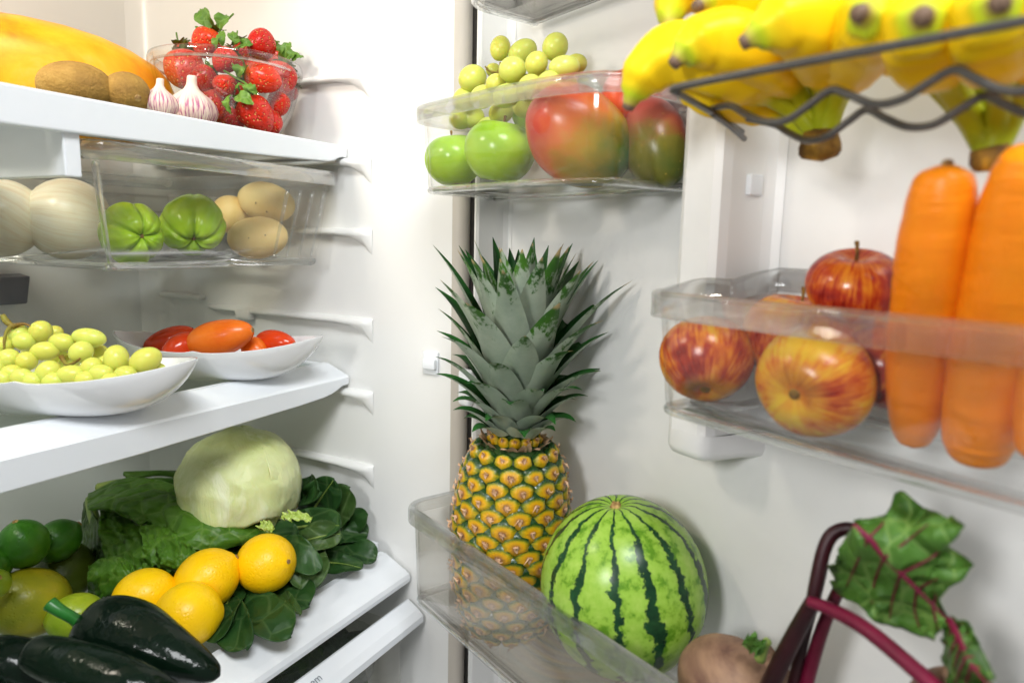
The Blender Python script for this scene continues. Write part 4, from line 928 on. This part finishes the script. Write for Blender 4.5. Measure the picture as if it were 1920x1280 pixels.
poblano([(-60, 1240, .56), (-30, 1238, .56), (10, 1240, .56), (60, 1252, .565), (100, 1275, .565), (120, 1300, .56)], [10, 36, 44, 44, 34, 8], None, 'dark poblano pepper in the lower left corner behind the other one')
# ================================================================== upper door bin: grapes, green apples, mangoes
g2 = empty('grape_bunch', dw(.10, .07, .13), 'pale green grape bunch heaped over the rim of the upper door bin', 'grapes')
G2 = [(938, 91, 26, 19.5, 1.4, .06), (886, 148, 27, 25, .6, .075), (980, 98, 28, 22, .5, .05), (1041, 88, 27, 24, 1.0, .05), (1006, 119, 24, 21, .9, .075), (961, 131, 27, 24, .2, .08), (1058, 126, 30, 21, .1, .07), (1080, 120, 22, 18, .2, .04), (930, 157, 20, 18, .3, .085), (925, 132, 14, 13, 0, .05), (870, 186, 24, 20, .9, .08), (905, 182, 26, 21, .4, .09), (950, 180, 27, 22, .2, .09), (992, 165, 26, 22, .8, .09), (1030, 155, 26, 21, .3, .08), (885, 220, 24, 20, .2, .06), (940, 210, 26, 21, .4, .06), (985, 200, 26, 21, .4, .06), (865, 222, 24, 20, .2, .07), (1025, 185, 25, 21, .4, .05), (915, 240, 22, 20, .4, .05), (1060, 155, 22, 20, .3, .05), (1010, 145, 22, 20, .3, .06), (960, 160, 22, 20, .3, .06)]
for x, y, a, b, an, v in G2: grape(g2, x, y, a, b, an, dep(at_v(x, y, v)))
for pts in (((938, 117, .062), (935, 132, .062), (925, 138, .06), (912, 130, .06)), ((910, 125, .06), (918, 134, .06), (935, 136, .062)), ((985, 140, .07), (995, 142, .07), (1010, 140, .06))):
    part('stem', ctube([at_v(*q) for q in pts], [.0009]*len(pts), 8, 6), M_STEM, g2)
def apple(name, p, r, ax, mat, label, xh=None, stem=True, squat=.90):
    def f(t, a):
        k = 1-.10*cos(a)**2; z = cos(a)*squat
        dip = .24*exp(-(a/.34)**2); dipb = .17*exp(-((pi-a)/.30)**2); z = z-dip+dipb
        lob = 1+.018*cos(5*t)*(1-cos(a))*.5; n = V((sin(a)*cos(t)*lob*(1+.06*cos(a)), sin(a)*sin(t)*lob*(1+.06*cos(a)), z))*r
        return n*(1+.02*mnoise.noise(n*22+V((r*900, 0, 0))))
    o = mk(name, sph(f, 44, 30), mat); place(o, p, ax, xh); tag(o, label, 'apple')
    if stem: mk('stem', ctube([V((0, 0, r*.60)), V((.001, 0, r*.8)), V((.003, .001, r*.98))], [.0012, .0010, .0016], 8, 8), M_STUB, o)
    e = mk('calyx', lathe([(.0004, .0015), (.003, .0025), (.0045, 0)], 10, lambda q, t, s: q*(1+.3*sin(5*t))), M_STUB, o); e.location = (0, 0, -r*(squat-.19)); e.rotation_euler = (pi, 0, 0)
    return o
def vapple(name, x, y, r, v, ax, mat, label, **k):
    p = at_v(x, y, v); return apple(name, p, px(r, p), view(*ax), mat, label, **k)
vapple('green_apple', 851, 301, 55, .088, (-.1, .95, .15), M_GAPPLE, 'green apple at the hinge end of the upper door bin')
vapple('green_apple', 936, 285, 67, .082, (.15, .9, .2), M_GAPPLE, 'larger green apple touching the mango in the upper bin')
vapple('green_apple', 1000, 215, 42, .02, (.2, .9, .3), M_GAPPLE, 'green apple hidden behind the grapes and mango', squat=.88)
def mango(p, rx, ry, ax, xh, mat, label):
    def f(t, a):
        q = V((sin(a)*cos(t), sin(a)*sin(t)*.92, cos(a)*(1.0+.0*cos(t)))); q.x += .10*cos(a)**2
        return V((q.x*ry, q.y*ry, q.z*rx))*(1+.02*mnoise.noise(q*2))
    o = mk('mango', sph(f, 44, 28), mat); place(o, p, ax, xh); tag(o, label, 'mango')
    e = mk('stem_end', ell(.004, .004, .002, 12, 8), M_SCAR, o); e.location = (ry*.10, 0, rx*.99)
p = at_v(1084, 258, .066); mango(p, px(110, p), px(92, p), view(-.75, .52, .25), view(.3, .1, .9), M_MANGO, 'big red and green mango behind the front of the upper door bin')
p = at_v(1228, 272, .018); mango(p, px(88, p), px(66, p), view(-.2, .9, -.2), view(.3, -.3, .8), M_MANGO2, 'dusky red-green mango at the right end of the upper door bin')
p = at_v(1180, 196, .012); mango(p, px(64, p), px(54, p), view(-.5, .8, 0), view(.6, .5, .5), M_MANGO3, 'bright red mango peeking above the rim behind the banana tip')

# ================================================================== bottom door bin: pineapple, watermelon, beets
ZL = -.4150
def pineapple():
    top = at_v(966, 816, .064); base = V((top.x, top.y, ZL+.001)) + DU*(-.008); H = (top-base).length; AX = (top-base).normalized()
    r = empty('pineapple', base, 'ripe pineapple with tall spiky crown standing in the bottom door bin', 'pineapple')
    M_ = Matrix.Translation(base) @ rot_to(AX, RT); Lm = Matrix.Translation(-base) @ M_
    RM = .0600
    def rad(t): return RM*max(.02, (1-abs((t-.47)/.60)**2.6))**.5 * (1 if t < .9 else 1-.35*((t-.9)/.1)**2)
    prof = [(.001, 0)] + [(rad(i/30)*.955, H*i/30) for i in range(0, 31)] + [(.002, H*1.002)]
    part('rind', xf(lathe(prof, 40), M_), M_PINECORE, r)
    # one eye: a low dome with a raised scalloped edge, local z outwards, y up the fruit
    n, R = 12, 5; rings = [(0, .0060), (.22, .0056), (.50, .0062), (.78, .0050), (1.0, .0005)]; A, B = .0185, .0155
    vs, fs = [V((0, -.001, .0062))], []
    for k, h in rings[1:]:
        for i in range(n):
            a = 2*pi*i/n; hexk = 1/max(abs(cos(a)), abs(cos(a-pi/3)), abs(cos(a+pi/3)))*.93; vs.append(V((A*k*cos(a)*hexk, B*k*sin(a)*hexk, h)))
    for i in range(n): fs.append((0, 1+i, 1+(i+1) % n))
    for j in range(R-2):
        for i in range(n): a = 1+j*n; fs.append((a+i, a+n+i, a+n+(i+1) % n, a+(i+1) % n))
    me = bpy.data.meshes.new('eye'); me.from_pydata([tuple(v) for v in vs], [], fs); me.update(); me.materials.append(M_EYE); me.polygons.foreach_set('use_smooth', [True]*len(me.polygons))
    bms = []
    for s in range(4):
        rn = random.Random(s); q = join(*[ribbon([V((.001*k, -.001, .0055)), V((.003*k+rn.uniform(-.002, .002), -.003+rn.uniform(-.002, .004), .0085)), V((rn.uniform(-.009, .009), rn.uniform(-.008, .009), .0075+rn.uniform(0, .004)))], [.0011, .0013, .0002], 6, 2, V((0, 0, 1)), .3) for k in (-1, 1)],
                                       ribbon([V((0, -.002, .0058)), V((0, -.0045, .0072)), V((rn.uniform(-.002, .002), -.0085, .0068))], [.0030, .0024, .0003], 6, 2, V((0, 0, 1)), .2))
        bm_ = bpy.data.meshes.new('bract'); bm_.from_pydata([tuple(v) for v in q[0]], [], q[1]); bm_.update(); bm_.materials.append(M_BRACT); bms.append(bm_)
    rows = 17; per = 13
    for j in range(rows):
        t = .015+.975*(j/(rows-1)); z = H*t; rr = rad(t); dr_ = (rad(min(1, t+.02))-rad(max(0, t-.02)))/(H*.04)
        for i in range(per):
            a = 2*pi*(i+.5*(j % 2)+.045*j)/per; out = V((cos(a), sin(a), -dr_)).normalized(); tx = V((-sin(a), cos(a), 0)); ty = out.cross(tx)
            s = rr/RM*.81*random.uniform(.94, 1.06); s = max(s, .40)
            L = Matrix((tx*s, ty*min(.86, s*1.05), out*random.uniform(.8, 1.2))).transposed().to_4x4(); L.translation = V((rr*.955*cos(a), rr*.955*sin(a), z))
            o = link('eye', me, None, r); o.matrix_basis = Lm @ L
            link('bract', bms[(i*3+j*5) % 4], None, o)
    # dry collar
    cl = []
    for i in range(22):
        a = 2*pi*i/22+random.uniform(-.1, .1); d = V((cos(a), sin(a), 0)); b0 = d*.026+V((0, 0, H-.012)); cl.append(ribbon([b0, b0+d*.007+V((0, 0, .008)), b0+d*.012+V((0, 0, .011+random.uniform(-.004, .006)))], [.004, .005, .001], 6, 2, d+V((0, 0, .3)), .2))
    part('collar', xf(join(*cl), M_), M_BRACT, r)
    # crown leaves in a golden-angle spiral: short and recurved below, long and upright above
    part('crown_core', xf(lathe([(.020, H-.01), (.019, H+.02), (.013, H+.07), (.004, H+.10)], 16), M_), M_PINECORE, r)
    NLf = 88; gold = radians(137.5)
    for k in range(NLf):
        t = (k/(NLf-1))**1.12; a = k*gold+.6; d = V((cos(a), sin(a), 0)); rn = random.Random(k)
        z0 = H+.002+.080*t**1.1; r0 = .0225*(1-t)**.7+.003
        Ln = (.038+.124*min(1, t/.60)**1.10*(1-.30*max(0, t-.60)/.40))*rn.uniform(.90, 1.03); 
        el0 = radians(40+40*t**.8+rn.uniform(-5, 5)); curl = (2.3*(1-t)**1.7+.16)*rn.uniform(.75, 1.2)
        pts = []; p0 = V((0, 0, z0))+d*r0; e = el0; m = 9
        for s in range(m):
            pts.append(p0.copy()); st = Ln/(m-1); p0 = p0+(d*cos(e)+V((0, 0, sin(e))))*st; e -= curl*(.15+1.7*(s/(m-1))**2.2)/(m-1)*1.25
        wmax = (.0135+.0078*min(1, t*2.0))*rn.uniform(.9, 1.1)*(1-.25*max(0, t-.7)/.3)
        wd = [wmax*x for x in (.95, 1.0, .98, .92, .82, .68, .50, .28, .02)]
        fn = (V((0, 0, 1))*cos(el0)-d*sin(el0)).normalized()
        # blade with the trough open towards the axis
        P_ = crom(pts, 16); W_ = crom(wd, 16); f2 = frames(P_, fn); vs, fs, al = [], [], []; nw = 4
        for j in range(16):
            tt, na, nb = f2[j]
            for i in range(-nw, nw+1):
                s = i/nw; vs.append(M_ @ (P_[j]+nb*(s*W_[j])+na*(.42*s*s*W_[j]*(1-.3*j/15)))); al.append(j/15)
        kk = 2*nw+1
        for j in range(15):
            for i in range(kk-1): q = j*kk+i; fs.append((q, q+kk, q+kk+1, q+1))
        o = part('leaf', (vs, fs), M_PLEAF, r); at_ = o.data.attributes.new('along', 'FLOAT', 'POINT'); at_.data.foreach_set('value', al)
pineapple()
def melon():
    c = at_v(1168, 1096, .0590); R = .0734
    o = mk('watermelon', sph(lambda t, a: V((R*sin(a)*cos(t), R*sin(a)*sin(t), R*1.09*cos(a)-.004*exp(-(a/.14)**2))), 96, 64), M_MELON)
    place(o, c, view(-.12, .97, .22), RT); tag(o, 'striped green watermelon standing on end in the bottom door bin', 'watermelon')
    e = mk('stem_end', lathe([(.0003, .004), (.003, .0045), (.0045, .002), (.006, -.001)], 14, lambda q, t, s: q*(1+.15*sin(4*t))), M_SCAR, o); e.location = (0, 0, R*1.09-.0045)
melon()
# ---- beets
def beet(p, r, ax, label):
    o = mk('beet', ell(r, r*.95, r*.88, 48, 32, lambda q, t, s: q*(1+.07*mnoise.noise(q*22)+.03*mnoise.noise(q*60)) + V((0, 0, -.012*exp(-((pi-s)/.25)**2)))), M_BEET); place(o, p, ax, UP); tag(o, label, 'beet')
    c_ = mk('crown', lathe([(r*.42, r*.74), (r*.36, r*.90), (r*.28, r*.98), (.001, r*.99)], 18, lambda q, t, s: q*(1+.06*sin(5*t))), M_BEET, o)
    return o
bp = at_v(1372, 1292, .062); BRr = px(104, bp)
b1 = beet(bp, BRr, view(.75, .62, .1), 'earthy brown beet with cut stems in front of the watermelon')
bp2 = at_v(1795, 1345, .07); beet(bp2, px(95, bp2), view(-.4, .8, .2), 'reddish beet just showing at the bottom right edge')
bt = empty('beet_greens', at_v(1460, 1300, .075), 'tall dark red beet stems with a drooping green leaf', 'beet greens')
def bst(pts, rad, mat): part('stem', ctube([at_v(*q) for q in pts], [px(r_*.86, at_v(*q)) for r_, q in zip(rad, pts)], 26, 12, sect=lambda th, t: 1-.18*max(0, cos(th))**4), mat, bt)
bst([(1425, 1330, .075), (1450, 1270, .08), (1490, 1190, .085), (1524, 1128, .09)], [22, 20, 19, 17], M_BSTEM)
bst([(1522, 1136, .088), (1532, 1085, .085), (1545, 1030, .08), (1562, 1000, .075), (1592, 990, .07), (1615, 1002, .07)], [14, 15, 15, 15, 14, 12], M_BSTEM)
bst([(1518, 1126, .093), (1560, 1142, .095), (1620, 1175, .10), (1700, 1240, .105), (1790, 1320, .11)], [13, 16, 18, 19, 20], M_BSTEM2)
bst([(1478, 1330, .06), (1492, 1260, .062), (1512, 1180, .065), (1530, 1120, .07), (1545, 1060, .07)], [13, 12, 11, 10, 9], M_BSTEM)
bst([(1500, 1330, .055), (1520, 1250, .058), (1545, 1170, .06), (1575, 1100, .06), (1610, 1040, .062)], [15, 15, 14, 13, 11], M_BSTEM2)
bst([(1440, 1330, .05), (1470, 1240, .055), (1505, 1150, .06)], [11, 10, 9], M_BSTEM)
def beetleaf(outline, mid, name, v0, sd, droop):
    """leaf blade from its real outline (fan of rows between the two margins)"""
    L_, R_ = outline; vs, fs = [], []; n = 34; k = 21
    cl = crom([V((*q, 0)) for q in L_], n); cr = crom([V((*q, 0)) for q in R_], n); cm = crom([V((*q, 0)) for q in mid], n)
    for j in range(n):
        t = j/(n-1)
        for i in range(k):
            s = i/(k-1)*2-1; q = cm[j].lerp(cl[j] if s < 0 else cr[j], abs(s)); jag = (mnoise.noise(V((t*9, s*2, sd)))*9+mnoise.noise(V((t*30, s*2, sd+4)))*15)*abs(s)**2
            vv = v0 + droop*(t-.3) - .012*abs(s) + .006*sin(5*t+3*s+sd) + .006*mnoise.noise(V((t*4, s*3, sd+3))) + .008*abs(s)**2*sin(16*t+sd) + .004*abs(s)*mnoise.noise(V((t*14, s*5, sd)))
            vs.append(at_v(q.x+jag, q.y+jag, vv))
    for j in range(n-1):
        for i in range(k-1): q = j*k+i; fs.append((q, q+1, q+k+1, q+k))
    o = part(name, (vs, fs), M_BEETLEAF, bt); solid(o, .0006)
    pth = [at_v(m_.x, m_.y, v0+droop*(j/(n-1)-.3)+.004) for j, m_ in enumerate(cm)]
    for j in range(4, n-6, 5):
        for sg in (0, k-1):
            m_ = j*k+k//2; e_ = min(n-1, j+4)*k+(k//2+(k//2-2 if sg else 2-k//2)); mid_ = vs[min(n-1, j+2)*k+(k//2+((k//2-2)//2 if sg else -(k//2-2)//2))]
            mk('side_vein', shift(ctube([vs[m_]+DN*.0012, mid_+DN*.0012, vs[e_]+DN*.0010], [.0008, .0006, .0003], 10, 6), -bt.location), M_BSTEM2, o)
    mk('midrib', shift(tube(pth, [.0021*(1-.75*j/(n-1)) for j in range(n)], 8), -bt.location), M_BSTEM2, o)
beetleaf(([(1600, 975), (1650, 968), (1682, 918), (1728, 948), (1760, 962), (1808, 985), (1775, 1020), (1822, 1055), (1752, 1072), (1765, 1135), (1785, 1165)], [(1590, 1000), (1560, 1070), (1568, 1110), (1612, 1135), (1640, 1165), (1690, 1180), (1745, 1195), (1765, 1180), (1785, 1165)]), [(1600, 985), (1630, 1010), (1655, 1040), (1680, 1065), (1705, 1090), (1730, 1115), (1755, 1140), (1770, 1155), (1785, 1165)], 'leaf', .105, 1, -.02)
beetleaf(([(1780, 1160), (1815, 1165), (1830, 1195), (1850, 1235), (1868, 1270)], [(1775, 1165), (1768, 1210), (1775, 1260), (1785, 1300), (1840, 1290)]), [(1780, 1162), (1795, 1190), (1808, 1220), (1825, 1250), (1850, 1280)], 'leaf', .10, 5, .03)
beetleaf(([(1570, 1050), (1590, 1025), (1620, 1000), (1640, 1000)], [(1565, 1085), (1580, 1090), (1610, 1070), (1650, 1030)]), [(1566, 1070), (1585, 1058), (1610, 1035), (1640, 1010)], 'leaf', .075, 9, .01)
part('leaf_scrap', ribbon([at_v(1400, 1215, .075), at_v(1420, 1204, .08), at_v(1436, 1212, .08)], [.003, .007, .002], 14, 5, view(0, .5, .8), .2, .005, 4, 0, 3, .4), M_BEETLEAF, bt)
part('cut_stem', ctube([at_v(1425, 1235, .07), at_v(1432, 1212, .072), at_v(1440, 1200, .072)], [.004, .0035, .003], 8, 8), M_RIB, bt)
# ================================================================== middle door bin: apples and carrots
vapple('red_apple', 1323, 674, 87, .072, (.15, .75, -.5), M_RAPPLE, 'red striped apple at the left end of the middle door bin', stem=False)
vapple('red_apple', 1524, 716, 107, .074, (.62, .22, -.55), M_YAPPLE, 'yellow and red apple showing its blossom end in the middle bin', stem=False, squat=.86)
vapple('red_apple', 1490, 632, 96, .022, (.1, .9, .2), M_RAPPLE, 'red apple at the back between the two front apples')
vapple('red_apple', 1600, 536, 86, .032, (-.1, .85, .4), M_DAPPLE, 'dark glossy apple on top of the pile beside the carrots', squat=.82)
vapple('red_apple', 1660, 690, 84, .026, (.4, .7, .3), M_DAPPLE, 'dark red apple half hidden behind the left carrot')
vapple('red_apple', 1605, 640, 70, .010, (.4, .7, .3), M_RAPPLE, 'red apple deep in the middle bin under the glossy top apple')
def carrot(pts, rad, label):
    C_ = [at_v(*q) for q in pts]; R_ = [px(r, p) for r, p in zip(rad, C_)]; base = C_[0]
    n = 44; path = crom(C_, 150); rr = crom(R_, 150); nz = mnoise.noise
    o = empty('carrot', base, label, 'carrot', 'carrots in the middle door bin')
    part('root', tube(path, [r*(1+.030*nz(V((j*.13, 3.3, pts[0][0])))) for j, r in enumerate(rr)], n, sect=lambda th, t: 1+.03*nz(V((t*7, cos(th)*1.2, sin(th)*1.2+pts[0][0])))-.040*max(0, nz(V((t*55, cos(th)*.9+5, sin(th)*.9+pts[0][0])))-.12)), M_CARROT, o)
    cp = C_[-1]; d = (C_[-1]-C_[-2]).normalized(); part('top_scar', xf(lathe([(R_[-1]*.55, 0), (R_[-1]*.5, .003), (R_[-1]*.2, .004), (.0004, .0035)], 16), Matrix.Translation(cp-d*.0005) @ rot_to(d)), M_SCAR, o)
carrot([(1712, 838, .040), (1713, 822, .041), (1716, 780, .045), (1722, 690, .058), (1738, 580, .074), (1752, 470, .090), (1766, 370, .100), (1773, 330, .104), (1776, 312, .105)], [6, 30, 44, 56, 62, 64, 58, 47, 20], 'left carrot of the pair standing in the middle door bin')
carrot([(1830, 872, .045), (1832, 854, .046), (1838, 800, .05), (1856, 690, .064), (1886, 560, .080), (1920, 420, .095), (1944, 330, .104), (1956, 285, .107), (1960, 270, .108)], [8, 46, 62, 71, 77, 80, 74, 58, 20], 'thicker carrot of the pair, in front at the right picture edge')
carrot([(1950, 862, .06), (1952, 840, .062), (1965, 760, .065), (1990, 620, .075), (2010, 480, .085)], [8, 40, 55, 62, 40], 'carrot barely showing at the right picture edge')
# ================================================================== wire rack with bananas
rk = empty('wire_rack', dw(.47, .10, .07), 'grey wavy wire rack on the door carrying the bananas', 'rack')
ZR = .087; WR = .0021
def wire(name, pts, r=WR, steps=None): part(name, ctube(pts, [r]*len(pts), steps or max(6, len(pts)*6), 10), M_WIRE, rk)
wire('front_bar', [dw(.394, .168, ZR-.001), dw(.399, .1715, ZR), dw(.46, .1705, ZR), dw(.54, .165, ZR), dw(.66, .160, ZR)])
wire('side_bar', [dw(.396, .1705, ZR-.002), dw(.385, .138, ZR-.003), dw(.368, .09, ZR-.004), dw(.352, .046, ZR-.006)])
wire('side_bar', [dw(.376, .112, ZR-.004), dw(.365, .075, ZR-.008), dw(.350, .040, ZR-.010)])
w1 = [(1330, 206), (1350, 200), (1372, 199), (1402, 216), (1440, 229), (1478, 224), (1520, 195), (1558, 169), (1592, 178), (1640, 196), (1692, 186), (1742, 155), (1790, 131), (1830, 148), (1875, 168), (1930, 168), (1990, 130)]
w2 = [(1400, 222), (1452, 234), (1480, 250), (1512, 263), (1550, 256), (1590, 228), (1625, 206), (1660, 222), (1702, 238), (1750, 234), (1800, 205), (1846, 180), (1885, 196), (1930, 214), (1990, 210)]
wire('wave_wire', [at_v(x, y, .108+min(1, k/4)*.03) for k, (x, y) in enumerate(w1)], steps=110)
wire('wave_wire', [at_v(x, y, .075+min(1, k/4)*.035) for k, (x, y) in enumerate(w2)], steps=100)
def banana(root, pts, rad, sf=.20):
    C_ = [at_v(x_, y_, v_ if v_ < .10 else .10+(v_-.10)*.62) for x_, y_, v_ in pts]; path = crom(C_, 46); rad = rad*1.10
    L = [0.]
    for i in range(1, 46): L.append(L[-1]+(path[i]-path[i-1]).length)
    def R(t):
        k = [(0, .0062), (.10, .0058), (.17, .0066), (.24, .0105), (.34, .0155), (.50, .0175), (.70, .0172), (.84, .0140), (.92, .0088), (.955, .0050), (.985, .0036), (1, .0034)]
        for a, b in zip(k, k[1:]):
            if t <= b[0]: f = (t-a[0])/(b[0]-a[0]); f = f*f*(3-2*f); return (a[1]+(b[1]-a[1])*f)*rad
        return k[-1][1]*rad
    n = 20; al = [l/L[-1] for l in L]; al = [(t/sf*.17 if t < sf else .17+(t-sf)/(1-sf)*.83) for t in al]
    # penta section, rounded
    vf = tube(path, [R(t) for t in al], n, sect=lambda th, t: 1+.055*cos(5*th)*(1 if .2 < t < .93 else .3))
    o = part('banana', vf, M_BANANA, root); a = o.data.attributes.new('along', 'FLOAT', 'POINT'); vals = []
    for t in al: vals += [t]*n
    a.data.foreach_set('value', vals+[0, 1]); return o
S1 = (1541, 268, .052); S2 = (1858, 292, .055)
bn = empty('banana_bunch', at_v(*S1), 'ripe yellow banana bunch on the rack with its brown cut stub hanging down', 'bananas')
for pts, rd in (
 ([S1, (1500, 215, .056), (1425, 165, .085), (1345, 118, .130), (1265, 102, .155), (1208, 142, .172), (1176, 205, .180)], 1.0),
 ([S1, (1512, 205, .054), (1455, 130, .088), (1390, 86, .135), (1330, 78, .165), (1285, 98, .185), (1262, 122, .195)], 1.02),
 ([S1, (1545, 200, .055), (1545, 110, .09), (1525, 55, .140), (1480, 42, .170), (1430, 60, .190), (1391, 83, .202)], 1.02),
 ([S1, (1530, 195, .048), (1490, 95, .068), (1430, 20, .100), (1370, -8, .130), (1330, 0, .150), (1305, 15, .165)], .98),
 ([S1, (1520, 190, .045), (1450, 80, .055), (1370, -10, .085), (1300, -30, .115), (1262, 5, .135), (1256, 60, .148)], .95),
 ([S1, (1565, 200, .055), (1600, 120, .085), (1630, 62, .125), (1640, 40, .160), (1625, 30, .185), (1607, 24, .200)], 1.02),
 ([S1, (1555, 205, .046), (1585, 110, .064), (1600, 20, .095), (1590, -30, .13), (1560, -40, .16)], .98),
 ([S1, (1470, 225, .052), (1400, 190, .072), (1335, 175, .10), (1290, 160, .12), (1250, 150, .135)], .80)): banana(bn, pts, rd, .29)
q0 = at_v(*S1); q1 = at_v(1541, 294, .050)
part('cut_stub', tube([q0+(q0-q1)*.9, q0.lerp(q1, .2), q0.lerp(q1, .7), q1], [.010, .0130, .0130, .0110], 14, sect=lambda th, t: 1+.12*sin(3*th)), M_STUB, bn)
bn2 = empty('banana_bunch', at_v(*S2), 'banana bunch at the right edge, green-tinged stems hanging through the rack', 'bananas')
for pts, rd in (
 ([S2, (1830, 235, .058), (1785, 165, .085), (1745, 95, .125), (1728, 52, .155), (1726, 38, .180), (1732, 30, .196)], 1.02),
 ([S2, (1872, 225, .058), (1875, 145, .088), (1862, 70, .130), (1860, 30, .160), (1868, 12, .18), (1876, 4, .192)], 1.0),
 ([S2, (1895, 220, .055), (1930, 130, .08), (1955, 60, .11), (1960, 20, .14), (1950, 0, .17)], 1.0),
 ([S2, (1815, 220, .052), (1740, 130, .068), (1690, 60, .09), (1690, 0, .12), (1700, -30, .15)], 1.0),
 ([S2, (1850, 215, .05), (1840, 120, .065), (1800, 30, .09), (1790, -20, .12), (1790, -40, .15)], 1.0)): banana(bn2, pts, rd, .44)
q0 = at_v(*S2); q1 = at_v(1862, 312, .053); part('cut_stub', tube([q0+(q0-q1)*.8, q0.lerp(q1, .3), q1], [.009, .0105, .0090], 12), M_STUB, bn2)
